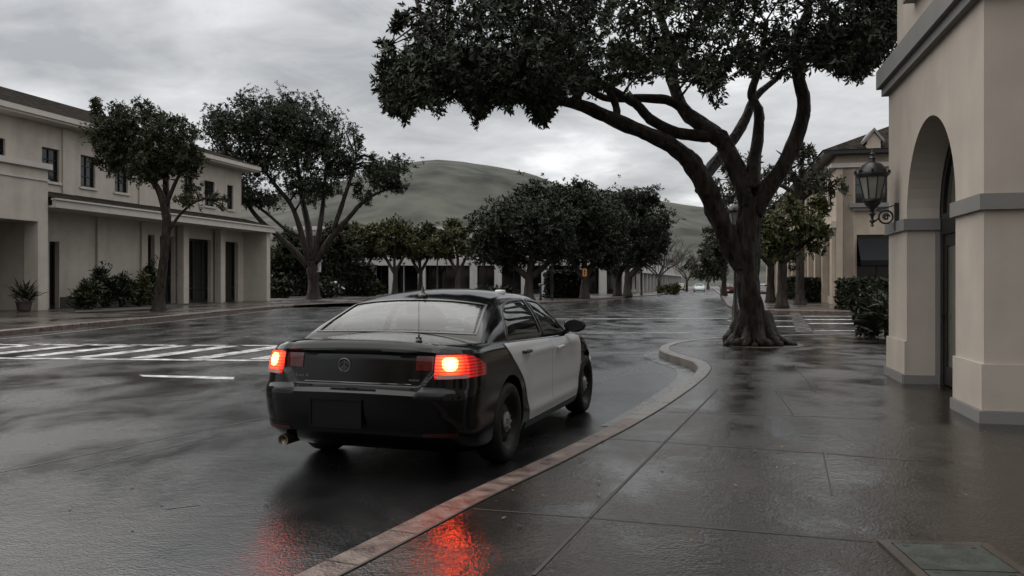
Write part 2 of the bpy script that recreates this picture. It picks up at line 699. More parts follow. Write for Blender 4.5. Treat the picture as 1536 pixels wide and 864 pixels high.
# joints of the concrete pavement
bm = B()
zj = 0.1535
for pts, w in (([(800, 862), (885, 775), (1045, 615), (1075, 585)], .022), ([(710, 763), (885, 776), (1310, 812)], .012), ([(905, 657), (1000, 663), (1240, 680), (1400, 692)], .014),
               ([(985, 617), (1120, 621), (1330, 629)], .014), ([(1235, 680), (1248, 742)], .009), ([(1165, 587), (1190, 622)], .009), ([(1190, 545), (1225, 590)], .012),
               ([(1060, 584), (1330, 590)], .014), ([(1030, 562), (1325, 566)], .016), ([(1085, 540), (1320, 545)], .016)):
    ribbon(bm, [G(x, y, zj) for x, y in pts], w, zj)
# joints across the kerb top
for y in (845, 800, 757, 722, 690, 662, 640, 620, 603):
    i = min(range(len(kerb_r)), key=lambda k: abs(kerb_r[k].y - G(700, y, .15).y))
    a, b = kerb_r[i], inner[i]
    ribbon(bm, [a.lerp(b, .05), a.lerp(b, 1.0)], 0.008, 0.1575)
ribbon(bm, inner[:-60], 0.016, 0.157)
struct("sidewalk_joint", bm, M_JOINT)

# pavement of the far right block
kf_px = [(1700, 467), (1290, 467), (1200, 466), (1135, 464.5), (1103, 461.5), (1091, 457), (1087, 450), (1079, 440), (1071, 434)]
kerb_f = smooth_line([Vector((95, 42, 0))] + [G(x, y, .15) for x, y in kf_px] + [Vector((83, 350, 0))], .8, 10)
bm = B()
polygon(bm, [(p.x, p.y, 0) for p in offset_line(kerb_f, -0.2)] + [(160, 350, 0), (160, 42, 0)], -0.05, 0.15)
bmesh.ops.triangulate(bm, faces=bm.faces[:])
struct("far_sidewalk", bm, M_PAVE)
struct("far_kerb", kerb_strip(kerb_f, -0.3, 0.156), M_KERBR)

# pavement of the left side, sweeping round behind the crossing
kl_px = [(0, 497), (130, 484), (237, 475.5), (400, 460), (520, 454), (660, 453.5), (800, 454), (860, 451), (910, 446.5), (980, 442), (1020, 438), (1037, 434.5)]
kerb_l = smooth_line([Vector((-21.5, -6, 0))] + [G(x, y, .15) for x, y in kl_px] + [Vector((78, 350, 0))], .8, 10)
bm = B()
polygon(bm, [(p.x, p.y, 0) for p in offset_line(kerb_l, 0.2)] + [(-160, 350, 0), (-160, -6, 0)], -0.05, 0.15)
bmesh.ops.triangulate(bm, faces=bm.faces[:])
struct("left_sidewalk", bm, M_PAVE)
struct("left_kerb", kerb_strip(kerb_l, 0.3, 0.156), M_KERBR)
bm = B()
ribbon(bm, [p for p in offset_line(kerb_l, -1.0) if p.y < 150], 0.12, 0.004)
struct("edge_line", bm, mat("worn_line", (0.16, 0.14, 0.13), 0.4, var=0.3))

# painted markings (world ground positions)
bm = B()
for (xa, ya), (xb, yb), w in (((-260, 516.5), (455, 518.5), .26), ((-400, 534), (410, 541), .28)):
    ribbon(bm, [G(xa, ya), G(xb, yb)], w, 0.004)
a0, a1 = G(-260, 534.5), G(440, 540.5)
b0 = G(-200, 517)
n = 8
for k in range(n):
    p = a0.lerp(a1, (k + .35) / n)
    q = p + U * (4.1)
    ribbon(bm, [p + U * .18, q - U * .2], 0.42, 0.004)
struct("crosswalk_marking", bm, M_WHITE)
bm = B()
polygon(bm, [G(208, 562, .004), G(352, 565.5, .004), G(350, 569, .004), G(215, 565, .004)])
polygon(bm, [G(-250, 553, .004), G(-110, 556, .004), G(-112, 559, .004), G(-250, 556, .004)])
struct("lane_marking", bm, M_WHITE)
bm = B()
for y, x0, x1, w in ((477.5, 830, 1092, .45), (499, 880, 1035, .20)):
    ribbon(bm, [G(x0, y + 1), G(x1, y)], w, 0.004)
struct("stop_line_marking", bm, mat("worn_road_paint", (0.20, 0.20, 0.195), 0.35, var=0.6, vscale=3))
bm = B()
for y, w in ((474.5, .45), (479.5, .6), (485.5, .6), (496, .25)):
    ribbon(bm, [G(1202 + (y - 474) * .9, y), G(1420, y)], w, 0.006)
for y, w in ((474, .3), (481.5, .4), (490, .35)):
    ribbon(bm, [G(1092, y), G(1190 + (y - 474) * .5, y)], w, 0.006)
struct("side_crosswalk_marking", bm, M_WHITE)
bm = B()
ribbon(bm, [G(1192, 469), G(1207, 499)], .5, 0.010)
struct("valley_gutter", bm, M_GUT)
bm = B()
for pts, w in (([(-200, 748), (0, 708), (230, 661), (395, 627)], .02), ([(110, 707), (200, 684), (320, 655)], .016), ([(-100, 575), (180, 548)], .03),
               ([(885, 524), (990, 527)], .12), ([(890, 531.5), (985, 531)], .05), ([(880, 462), (1090, 465)], .25), ([(250, 763), (300, 757)], .02)):
    ribbon(bm, [G(x, y, .003) for x, y in pts], w, 0.003)
struct("road_seam", bm, M_SEAM)

# ------------------------------------------------------------------ hills
crest = [(-900, 330), (-300, 318), (0, 305), (200, 300), (400, 300), (480, 285), (560, 262), (610, 248), (650, 243), (690, 245), (735, 251), (775, 259), (800, 264), (850, 284), (930, 294), (1000, 303), (1050, 312), (1150, 325), (1300, 340), (1700, 350), (2400, 360)]
YC = 1250.0
cx_ = [(x - CX) / F * YC for x, _ in crest]
ch_ = [EYE + (HY - y) / F * YC for _, y in crest]
bm = B()
nx, ny = 190, 60
gv = []
for j in range(ny + 1):
    y = lerp(430, 2200, j / ny)
    row = []
    for i in range(nx + 1):
        x = lerp(-1700, 1700, i / nx) * (0.55 + 0.45 * y / YC)
        hc = float(np.interp(x * YC / max(y, 900) if y < YC else x, cx_, ch_))
        t = (y - 430) / (YC - 430)
        f = float(sm(t)) if t < 1 else float(1 - 0.75 * sm((y - YC) / 900))
        h = hc * f
        nn = mnoise.noise((x * .006, y * .004, 0)) * 16 + abs(mnoise.noise((x * .011 + 5, y * .005, 3))) * -16 + mnoise.noise((x * .03, y * .03, 7)) * 3
        h += nn * min(1, t * 1.6) * (0.0 if y > YC * 1.3 else 1.0) * max(0.0, 1 - (max(0, t - .7) / .3)) if t < 1 else 0
        row.append(bm.verts.new((x, y, h - 1.0)))
    gv.append(row)
for j in range(ny):
    for i in range(nx):
        bm.faces.new((gv[j][i], gv[j][i + 1], gv[j + 1][i + 1], gv[j + 1][i]))
hm = mat("hazed_hill_grass", (0.046, 0.050, 0.041), 0.9, var=0.45, vscale=0.02, spec=0.1, col2=(0.056, 0.057, 0.047), detail=9)  # grass colour greyed to stand in for haze over the hill
struct("hill", bm, hm, smooth=180)


# ================================================================== BUILDINGS
class Frame:
    """s along the facade, d back from it, z up"""

    def __init__(self, p0, u, v):
        self.p0 = Vector((p0[0], p0[1], 0))
        self.u, self.v = Vector((u[0], u[1], 0)).normalized(), Vector((v[0], v[1], 0)).normalized()

    def at(self, s, d, z):
        return self.p0 + self.u * s + self.v * d + Vector((0, 0, z))

    def face(self, px, py, d):
        """s, z where the photograph's pixel meets the plane d"""
        r = ray(px, py)
        pp = self.p0 + self.v * d - Vector((0, 0, 0))
        n = self.v
        t = n.dot(pp) / n.dot(Vector((r.x, r.y, 0)))
        h = r * t
        return (Vector((h.x, h.y, 0)) - self.p0).dot(self.u), EYE + h.z

    def end(self, px, py, s):
        """d, z where the photograph's pixel meets the plane s"""
        r = ray(px, py)
        pp = self.p0 + self.u * s
        t = self.u.dot(pp) / self.u.dot(Vector((r.x, r.y, 0)))
        h = r * t
        return (Vector((h.x, h.y, 0)) - self.p0).dot(self.v), EYE + h.z

    def box(self, bm, s0, s1, d0, d1, z0, z1):
        v = [bm.verts.new(self.at(s, d, z)) for s in (s0, s1) for d in (d0, d1) for z in (z0, z1)]
        for f in ((0, 1, 3, 2), (4, 6, 7, 5), (0, 4, 5, 1), (2, 3, 7, 6), (0, 2, 6, 4), (1, 5, 7, 3)):
            bm.faces.new([v[i] for i in f])

    def wall(self, bm, d, s0, s1, z0, z1, holes=(), reveal=0.25, end=None):
        """wall in the plane d (or, with end set, in the plane s=end and s0,s1 counted along d) with rectangular holes and their reveals"""
        pt = (lambda s, z, q=0.0: self.at(s, d + q, z)) if end is None else (lambda s, z, q=0.0: self.at(end + q, s, z))
        ss = sorted({s0, s1, *[x for h in holes for x in h[:2]]})
        zz = sorted({z0, z1, *[x for h in holes for x in h[2:4]]})
        ss = [s for s in ss if s0 - 1e-6 <= s <= s1 + 1e-6]
        for a, b in zip(ss, ss[1:]):
            for c, e_ in zip(zz, zz[1:]):
                ms, mz = (a + b) / 2, (c + e_) / 2
                if any(h[0] < ms < h[1] and h[2] < mz < h[3] for h in holes):
                    continue
                bm.faces.new([bm.verts.new(pt(s, z)) for s, z in ((a, c), (b, c), (b, e_), (a, e_))])
        for h in holes:
            c4 = [(h[0], h[2]), (h[1], h[2]), (h[1], h[3]), (h[0], h[3])]
            for (a, b), (c, e_) in zip(c4, c4[1:] + c4[:1]):
                bm.faces.new([bm.verts.new(p) for p in (pt(a, b), pt(c, e_), pt(c, e_, reveal), pt(a, b, reveal))])


def window(fr, parent, s0, s1, z0, z1, d, nm=2, nr=2, fw=0.07, sill=True, end=None, pane_mat=None, frame_mat=None, sill_mat=None):
    """a window part: frame with glazing bars, its pane and its sill"""
    pt = (lambda bm, a, b, q0, q1, c, e_: fr.box(bm, a, b, d + q0, d + q1, c, e_)) if end is None else (lambda bm, a, b, q0, q1, c, e_: fr.box(bm, end + q0, end + q1, a, b, c, e_))
    bm = B()
    g = 0.003
    pt(bm, s0 + g, s0 + fw, .12, .2, z0 + g, z1 - g)
    pt(bm, s1 - fw, s1 - g, .12, .2, z0 + g, z1 - g)
    pt(bm, s0 + fw, s1 - fw, .12, .2, z1 - fw, z1 - g)
    pt(bm, s0 + fw, s1 - fw, .12, .2, z0 + g, z0 + fw)
    for k in range(1, nm):
        c = lerp(s0, s1, k / nm)
        pt(bm, c - fw * .35, c + fw * .35, .135, .19, z0 + fw, z1 - fw)
    for k in range(1, nr):
        c = lerp(z0, z1, k / nr)
        pt(bm, s0 + fw, s1 - fw, .14, .185, c - fw * .3, c + fw * .3)
    w = obj("window", bm, frame_mat or M_DARK, parent)
    bm = B()
    pt(bm, s0 + fw * .5, s1 - fw * .5, .205, .22, z0 + fw * .5, z1 - fw * .5)
    obj("pane", bm, pane_mat or M_PANE, w)
    if sill:
        bm = B()
        pt(bm, s0 - .12, s1 + .12, -.10, .05, z0 - .14, z0 - .004)
        obj("sill", bm, sill_mat or M_STUC_L2, w)
    return w


# ---------------------------------------------------------------- long two storey building on the left
p0 = G(72, 465, .15)
LB = Frame(p0, U, (-U.y, U.x))
lb = thing("office_building", "long cream two storey building with a dark tiled roof and canopy over its shopfronts", "building", p0)
lb.location = (0, 0, 0)
GZ = 0.15
DW, DU = 2.0, 2.3          # planes of the ground floor wall and of the upper wall
s_far = LB.face(405, 400, 0)[0]
s_upf = LB.face(362, 300, DU)[0]
zc1 = LB.face(62, 297, -.3)[1]
zc0 = LB.face(66, 309, -.3)[1]
z_eave = LB.face(0, 162, 1.3)[1]
SB = -34.0
# block with the portico
s57 = LB.face(57, 400, 0)[0]
zb0, zcap0, zcap1 = 4.75, LB.face(73, 255, 0)[1], LB.face(75, 246, -.15)[1]
bm = B()
LB.box(bm, SB, -0.002, 0, 6.5, zb0, zcap0)
LB.box(bm, s57, 0, 0.0, 0.85, GZ, zb0 - .002)
for sp in (-9.0, -18.0, -27.0):
    LB.box(bm, sp - 1.0, sp, 0.0, 0.85, GZ, zb0 - .002)
r0 = LB.face(13, 400, 3.0)[0]
LB.wall(bm, 3.0, SB, -.3, GZ, zb0, [(r0 - 4.0, r0, GZ, 4.4)], .3)
LB.box(bm, -.3, -.003, .86, 6.5, GZ, zb0 - .002)
obj("portico_block", bm, M_STUC_L, lb)
bm = B()
LB.box(bm, SB, .16, -.16, 6.6, zcap0 + .002, zcap1)
LB.box(bm, SB, .06, -.06, .0, zcap0 - .62, zcap0 - .52)
obj("parapet_cap", bm, M_STUC_L2, lb)
bm = B()
LB.box(bm, r0 - 4.0, r0, 3.28, 3.35, GZ, 4.4)
dr = obj("door", bm, M_DARK, lb)
bm = B()
for k in range(3):
    LB.box(bm, r0 - 3.9 + k * 1.32, r0 - 2.75 + k * 1.32, 3.25, 3.277, GZ + .15, 4.2)
obj("pane", bm, M_PANE, dr)
# ground floor wall under the canopy
bays = []
for xa, xb in ((74, 89), (222, 232), (240, 262), (272, 317), (329, 357)):
    a, b = LB.face(xa, 400, DW)[0], LB.face(xb, 400, DW)[0]
    bays.append((a, b))
bm = B()
ZT = 4.75
holes = [(a, b, GZ, 3.9 if i == 0 else ZT) for i, (a, b) in enumerate(bays)]
LB.wall(bm, DW, 0.0, s_far, GZ, zc0, holes, .5)
e0 = s_far - .55
LB.box(bm, e0, s_far, -.02, DW - .01, GZ, zc0 - .003)
for px in (147, 213):
    c = LB.face(px, 400, DW)[0]
    LB.box(bm, c - .22, c + .22, DW - .16, DW - .004, GZ + .5, zc0 - .01)
for px in (266, 322):
    c = LB.face(px, 400, DW)[0]
    LB.box(bm, c - .3, c + .3, DW - .7, DW - .2, GZ, zc0 - .01)
obj("wall", bm, M_STUC_L, lb)
bm = B()
LB.box(bm, bays[0][1] + .05, bays[1][0] - .05, DW - .06, DW - .005, GZ, GZ + .62)
obj("plinth", bm, M_PLINTH, lb)
for i, (a, b) in enumerate(bays):
    zt = 3.9 if i == 0 else ZT
    bm = B()
    n = max(1, round((b - a) / 1.5))
    LB.box(bm, a + .003, b - .003, DW + .3, DW + .38, zt - .15, zt - .003)
    LB.box(bm, a + .003, b - .003, DW + .3, DW + .38, GZ, GZ + .18)
    for k in range(n + 1):
        c = lerp(a + .06, b - .06, k / n)
        LB.box(bm, c - .05, c + .05, DW + .29, DW + .375, GZ + .18, zt - .15)
    if i >= 3:
        LB.box(bm, a + .1, b - .1, DW + .28, DW + .30, GZ + 1.0, GZ + 1.08)
    w = obj("shopfront", bm, M_DARK, lb)
    bm = B()
    LB.box(bm, a + .01, b - .01, DW + .40, DW + .43, GZ, zt)
    obj("pane", bm, M_PANE, w)
# canopy
bm = B()
LB.box(bm, .17, s_far + .25, -.35, DW - .01, zc0, zc0 + .12)
LB.box(bm, .17, s_far + .25, -.35, -.1, zc0 + .121, zc1)
LB.box(bm, .10, s_far + .32, -.45, -.1, zc1 + .002, zc1 + .09)
LB.box(bm, s_far, s_far + .25, -.098, DW, zc0 + .121, zc1)
cn = obj("canopy", bm, M_STUC_L2, lb)
zw0 = LB.face(72, 291, DU)[1]
bm = B()
bm.faces.new([bm.verts.new(LB.at(s, d, z)) for s, d, z in ((.12, -.3, zc1 + .10), (s_far + .2, -.3, zc1 + .10), (s_far + .2, DU, zw0 + .15), (.12, DU, zw0 + .15))])
obj("canopy_roof", bm, M_TILE, cn)
# upper wall with windows
wins = []
for xa, xb, ya, yb in ((-14, 8, 208, 258), (63, 89, 222, 272), (121, 143, 234, 281), (172, 192, 246, 290), (244, 254, 261, 296), (276, 290, 268, 305), (307, 322, 275, 310), (341, 350, 285, 314)):
    xm, ym = (xa + xb) / 2, (ya + yb) / 2
    wins.append((LB.face(xa, ym, DU)[0], LB.face(xb, ym, DU)[0], LB.face(xm, yb, DU)[1], LB.face(xm, ya, DU)[1]))
wins += [(-13, -11.2, wins[1][2], wins[1][3]), (-21, -19.2, wins[1][2], wins[1][3])]
zs0, zs1 = wins[2][2], wins[2][3]
wins = [(a, b, zs0, zs1) for a, b, c, d in wins]
bm = B()
LB.wall(bm, DU, SB, s_upf, zw0 - 1.0, z_eave, wins, .25)
LB.wall(bm, 0, DU, 16, zw0 - 1.0, z_eave, [], end=s_upf)
LB.wall(bm, 0, DU, 16, 0, z_eave, [], end=SB)
for px in (101, 214):
    c = LB.face(px, 270, DU)[0]
    LB.box(bm, c - .45, c + .45, DU - .12, DU - .004, zw0, z_eave - .02)
obj("upper_wall", bm, M_STUC_L, lb)
for a, b, c, d in wins:
    window(LB, lb, a, b, c, d, DU, 2, 3)
# eaves and hipped roof
bm = B()
ov = 1.0
LB.box(bm, SB - ov, s_upf + ov, DU - ov, 17, z_eave, z_eave + .12)
LB.box(bm, SB - ov - .1, s_upf + ov + .1, DU - ov - .12, DU - ov + .05, z_eave + .121, z_eave + .42)
LB.box(bm, s_upf + ov - .05, s_upf + ov + .1, DU - ov + .051, 17, z_eave + .121, z_eave + .42)
obj("eaves", bm, M_STUC_L2, lb)
bm = B()
zr = z_eave + .43
d0, d1, s0, s1 = DU - ov - .14, 17.2, SB - ov - .1, s_upf + ov + .12
dm, hr = (d0 + d1) / 2, 2.95
c = [LB.at(s, d, zr) for s, d in ((s0, d0), (s1, d0), (s1, d1), (s0, d1))]
r1, r2 = LB.at(s0 + 8, dm, zr + hr), LB.at(s1 - 8, dm, zr + hr)
for f in ((c[0], c[1], r2, r1), (c[1], c[2], r2), (c[2], c[3], r1, r2), (c[3], c[0], r1)):
    bm.faces.new([bm.verts.new(p) for p in f])
obj("roof", bm, M_TILE, lb)

# ---------------------------------------------------------------- corner building on the right
RB = Frame(Vector((4.67, 8.33, 0)), (0.2304, 0.973), (0.973, -0.2304))
rb = thing("corner_building", "beige corner building close on the right with a tall arched doorway and grey stone bands", "building")
W0 = 0.06
SN, SF = W0, 4.62
A0, A1 = 1.05, 3.42
AR = (A1 - A0) / 2
ZS = 2.46
ZTOP = 4.58


def arch_pts(r, n=28):
    c = (A0 + A1) / 2
    return [(c + r * math.cos(math.pi * (1 - k / n)), ZS + r * math.sin(math.pi * (1 - k / n))) for k in range(n + 1)]


def arched_wall(bm, d, sa, sb, zt, pts, rev):
    q = lambda s, z, dd=d: bm.verts.new(RB.at(s, dd, z))
    bm.faces.new([q(sa, GZ), q(pts[0][0], GZ), q(pts[0][0], zt), q(sa, zt)])
    bm.faces.new([q(pts[-1][0], GZ), q(sb, GZ), q(sb, zt), q(pts[-1][0], zt)])
    for (a, b), (c_, e_) in zip(pts, pts[1:]):
        bm.faces.new([q(a, b), q(c_, e_), q(c_, zt), q(a, zt)])
    full = [(pts[0][0], GZ)] + pts + [(pts[-1][0], GZ)]
    for (a, b), (c_, e_) in zip(full, full[1:]):
        bm.faces.new([q(a, b), q(c_, e_), q(c_, e_, d + rev), q(a, b, d + rev)])


bm = B()
arched_wall(bm, W0, SN, SF, ZTOP, arch_pts(AR), .42)
RB.wall(bm, 0, W0, 14, GZ, ZTOP, [], end=SN)
RB.wall(bm, 0, W0, 14, GZ, ZTOP, [], end=SF)
# upper storey, a little set back, one window above the arch
uw = (RB.face(1368, 20, W0 + .08)[0], RB.face(1368, 20, W0 + .08)[0])
wu = (2.1, 3.2, 5.75, 7.6)
RB.wall(bm, W0 + .10, SN + .10, SF - .10, 4.8, 9.5, [wu], .25)
RB.wall(bm, 0, W0 + .10, 14, 4.8, 9.5, [], end=SN + .10)
RB.wall(bm, 0, W0 + .10, 14, 4.8, 9.5, [], end=SF - .10)
bm.faces.new([bm.verts.new(RB.at(s, d, 9.5)) for s, d in ((SN + .1, W0 + .1), (SF - .1, W0 + .1), (SF - .1, 14), (SN + .1, 14))])
obj("wall", bm, M_STUC_R, rb)
bm = B()
for a, b in ((SN - .03, A0), (A1, SF + .03)):          # proud base course
    RB.box(bm, a, b, W0 - .03, W0 - .002, .275, .74)
RB.box(bm, SN - .03, SN - .002, W0 - .002, 14, .275, .74)
RB.box(bm, SF + .002, SF + .03, W0 - .002, 14, .275, .74)
obj("base_course", bm, M_STUC_R, rb)
bm = B()
for a, b in ((SN - .06, A0 - .002), (A1 + .002, SF + .06)):
    RB.box(bm, a, b, W0 - .06, W0 - .033, GZ, .272)
RB.box(bm, SN - .06, SN - .033, W0 - .033, 14, GZ, .272)
RB.box(bm, SF + .033, SF + .06, W0 - .033, 14, GZ, .272)
RB.box(bm, A1 - .03, A1 - .003, W0 - .05, W0 + .42, GZ, .272)
obj("plinth", bm, M_BAND, rb)
bm = B()
zb1, zb2 = 2.29, 2.45
for a, b in ((SN - .05, A0 + .002), (A1 - .002, SF + .05)):
    RB.box(bm, a, b, W0 - .05, W0 - .003, zb1, zb2)
RB.box(bm, SN - .05, SN - .003, W0 - .003, 14, zb1, zb2)
RB.box(bm, SF + .003, SF + .05, W0 - .003, 14, zb1, zb2)
RB.box(bm, A1 - .045, A1 - .003, W0 - .05, W0 + .42, zb1 + .001, zb2 - .001)
RB.box(bm, A0 + .003, A0 + .045, W0 - .05, W0 + .42, zb1 + .001, zb2 - .001)
RB.box(bm, A1 - .02, A1 - .002, W0 + .36, W0 + .425, .275, zb1 - .002)
obj("stone_band", bm, M_BAND, rb)
bm = B()
for q, za, zb in ((.09, 4.44, 4.56), (.155, 4.562, 4.84)):
    RB.box(bm, SN - q, SF + q, W0 - q, 14, za, zb)
obj("cornice", bm, M_BAND, rb)
w = window(RB, rb, *wu, W0 + .10, 2, 3, frame_mat=M_DARK, sill=False)
bm = B()
RB.box(bm, wu[0] - .2, wu[1] + .2, W0 - .06, W0 + .12, wu[2] - .3, wu[2] - .12)
RB.box(bm, wu[0] - .14, wu[1] + .14, W0 - .02, W0 + .12, wu[2] - .118, wu[2] - .003)
obj("sill", bm, M_BAND, w)
# arched door: frame, panes, handle
DD = W0 + .43
bm = B()
ap = arch_pts(AR - .002)
ai = arch_pts(AR - .12)
for (a, b), (c_, e_), (g_, h_), (i_, j_) in zip(ap, ap[1:], ai, ai[1:]):
    for dd in (DD, DD + .09):
        bm.faces.new([bm.verts.new(RB.at(s, dd, z)) for s, z in ((a, b), (c_, e_), (i_, j_), (g_, h_))])
    bm.faces.new([bm.verts.new(RB.at(s, dd, z)) for s, z, dd in ((g_, h_, DD), (i_, j_, DD), (i_, j_, DD + .09), (g_, h_, DD + .09))])
RB.box(bm, A0 + .002, A0 + .12, DD, DD + .09, GZ, ZS)
RB.box(bm, A1 - .12, A1 - .002, DD, DD + .09, GZ, ZS)
RB.box(bm, A0 + .121, A1 - .121, DD - .01, DD + .095, 2.22, 2.50)
cm_ = (A0 + A1) / 2
RB.box(bm, cm_ - .045, cm_ + .045, DD, DD + .085, 2.501, ZS + AR - .1)
dr = obj("door_frame", bm, M_DARK, rb)
bm = B()
for a, b in ((A0 + .125, cm_ - .003), (cm_ + .003, A1 - .125)):
    for x0, x1, z0, z1 in ((a, a + .11, GZ + .02, 2.215), (b - .11, b, GZ + .02, 2.215), (a + .111, b - .111, GZ + .02, GZ + .27), (a + .111, b - .111, 2.06, 2.215)):
        RB.box(bm, x0, x1, DD + .02, DD + .075, z0, z1)
dl = obj("door_leaf", bm, M_DARK, rb)
M_DPANE = mat("door_glass", (0.085, 0.083, 0.066), 0.12, var=0.25, vscale=1.2, spec=0.5)
bm = B()
RB.box(bm, A0 + .2, cm_ - .08, DD + .04, DD + .055, GZ + .2, 2.1)
RB.box(bm, cm_ + .08, A1 - .2, DD + .04, DD + .055, GZ + .2, 2.1)
obj("pane", bm, M_DPANE, dl)
bm = B()
up = [(s, z) for s, z in arch_pts(AR - .10)]
bm.faces.new([bm.verts.new(RB.at(s, DD + .05, z)) for s, z in [(A0 + .1, 2.45)] + up + [(A1 - .1, 2.45)]])
obj("transom_pane", bm, M_DPANE, dr)
bm = B()
for sgn in (-1, 1):
    c0 = cm_ + sgn * .06
    tube(bm, [RB.at(c0, DD + .02, 1.0), RB.at(c0, DD - .06, 1.0), RB.at(c0, DD - .06, 1.35), RB.at(c0, DD + .02, 1.35)], .014, 8)
obj("door_handle", bm, M_IRON, dl)
bm = B()
RB.box(bm, A1 - .16, A1 - .125, DD - .02, DD + .02, 1.05, 1.13)
obj("hinge", bm, M_IRON, dl)

# ---------------------------------------------------------------- tan building across the side street
p0 = G(1254, 456, .15)
RM = Frame(p0, U, (U.y, -U.x))
rm = thing("street_building", "tan two storey building with a tiled hip roof standing across the side street", "building")
zE = RM.end(1300, 232, 0)[1]
LEN, DEP = 62.0, 34.0
dA0 = RM.end(1285, 400, 0)[0]
zA1 = RM.end(1300, 352, 0)[1]
dW0, dW1 = RM.end(1283, 290, 0)[0], RM.end(1331, 290, 0)[0]
zW0, zW1 = RM.end(1300, 305, 0)[1], RM.end(1300, 262, 0)[1]
bm = B()
hole_e = [(dA0, dA0 + 5.2, GZ, zA1), (dA0 + 8, dA0 + 13, GZ, zA1), (dW0, dW1, zW0, zW1), (dW0 + 8, dW1 + 8, zW0, zW1)]
RM.wall(bm, 0, 0, DEP, GZ, zE, hole_e, .6, end=0)
hs, hu = [], []
k = 1.6
while k < LEN - 3:
    hs.append((k, k + 2.6, GZ + .5, 4.9))
    hu.append((k + .5, k + 2.1, zW0, zW1))
    k += 4.3
RM.wall(bm, 0, 0, LEN, GZ, zE, hs + hu, .6)
RM.wall(bm, 0, 0, DEP, GZ, zE, [], end=LEN)
for k in range(15):
    c = .45 + 4.3 * k
    if c < LEN:
        RM.box(bm, c - .45 + .02, c + .45, -.28, -.004, GZ, 5.3)
RM.box(bm, -.14, -.004, .0, 1.1, GZ, zE - .9)
RM.box(bm, -.14, -.004, dA0 - .9, dA0 - .15, GZ, zE - .9)
obj("wall", bm, M_STUC_B, rm)
bm = B()
RM.box(bm, -.16, LEN, -.34, -.005, 5.302, 5.75)
RM.box(bm, -.3, -.005, -.34, DEP, zE - .85, zE - .55)
RM.box(bm, -.3 + .3, LEN, -.34, -.005, zE - .85, zE - .55)
obj("string_course", bm, M_STUC_L2, rm)
bm = B()
RM.box(bm, -.9, LEN + .9, -.9, DEP + .9, zE, zE + .25)
obj("eaves", bm, M_DARK, rm)
bm = B()
z0 = zE + .26
s0, s1, d0, d1 = -1.0, LEN + 1, -1.0, DEP + 1
dm = (d0 + d1) / 2
hr = (dm - d0) * .45
c = [RM.at(s, d, z0) for s, d in ((s0, d0), (s1, d0), (s1, d1), (s0, d1))]
r1, r2 = RM.at(s0 + dm - d0, dm, z0 + hr), RM.at(s1 - (dm - d0), dm, z0 + hr)
for f in ((c[0], c[1], r2, r1), (c[1], c[2], r2), (c[2], c[3], r1, r2), (c[3], c[0], r1)):
    bm.faces.new([bm.verts.new(p) for p in f])
rf = obj("roof", bm, M_TILE, rm)
# gabled dormer over the front eaves
g0, gz = RM.end(1311, 212, -1)[0], zE + .26
bm = B()
pts = [(g0 - .42, gz), (g0 + .42, gz), (g0 + .42, gz + .55), (g0, gz + 1.1), (g0 - .42, gz + .55)]
fr_ = [bm.verts.new(RM.at(-.95, d, z)) for d, z in pts]
bk = [bm.verts.new(RM.at(2.5, d, z)) for d, z in pts]
bm.faces.new(fr_)
for i in range(5):
    bm.faces.new((fr_[i], fr_[(i + 1) % 5], bk[(i + 1) % 5], bk[i]))
dm_ = obj("dormer", bm, M_STUC_B, rm)
bm = B()
for sg in (-1, 1):
    a, b, c_, e_ = (g0 + sg * .58, gz + .38), (g0, gz + 1.14), (g0, gz + 1.36), (g0 + sg * .64, gz + .56)
    f1 = [bm.verts.new(RM.at(-1.12, d, z)) for d, z in (a, b, c_, e_)]
    f2 = [bm.verts.new(RM.at(2.6, d, z)) for d, z in (a, b, c_, e_)]
    bm.faces.new(f1)
    bm.faces.new(f2)
    for i in range(4):
        bm.faces.new((f1[i], f1[(i + 1) % 4], f2[(i + 1) % 4], f2[i]))
obj("dormer_roof", bm, M_BAND, dm_)
for d0_, d1_, z0_, z1_ in hole_e[2:]:
    window(RM, rm, d0_, d1_, z0_, z1_, 0, 2, 3, sill=False, end=0)
bm = B()
RM.box(bm, -.42, -.005, dW0 - .4, dW1 + .4, zW0 - .28, zW0 - .01)
RM.box(bm, -.28, -.005, dW0 - .2, dW1 + .2, zW0 - .5, zW0 - .282)
obj("window_ledge", bm, M_BAND, rm)
for s0_, s1_, z0_, z1_ in hs:
    window(RM, rm, s0_, s1_, z0_, z1_, .35, 2, 2, sill=False)
for s0_, s1_, z0_, z1_ in hu:
    window(RM, rm, s0_, s1_, z0_, z1_, 0, 2, 2)
for d0_ in (dA0, dA0 + 8):
    bm = B()
    RM.box(bm, .45, .5, d0_ + .003, d0_ + 5.2, GZ, zA1 - .003)
    w = obj("shopfront", bm, M_PANE, rm)
    bm = B()
    for k in range(5):
        RM.box(bm, .38, .445, d0_ + .01 + k * 1.28, d0_ + .09 + k * 1.28, GZ, zA1 - .1)
    RM.box(bm, .38, .445, d0_ + .01, d0_ + 5.19, 2.9, 3.0)
    obj("shopfront_frame", bm, M_DARK, w)
    bm = B()
    a = [(-.02, zA1 - .25), (-1.3, zA1 - 1.75), (-1.3, zA1 - 2.1), (-1.26, zA1 - 2.1), (-1.24, zA1 - 1.8), (-.02, zA1 - .4)]
    f1 = [bm.verts.new(RM.at(s, d0_ + .05, z)) for s, z in a]
    f2 = [bm.verts.new(RM.at(s, d0_ + 5.15, z)) for s, z in a]
    bm.faces.new(f1)
    bm.faces.new(f2)
    for i in range(len(a)):
        bm.faces.new((f1[i], f1[(i + 1) % 6], f2[(i + 1) % 6], f2[i]))
    obj("awning", bm, mat("black_awning", (0.006, 0.007, 0.008), 0.5, var=0.2, spec=.15), rm)

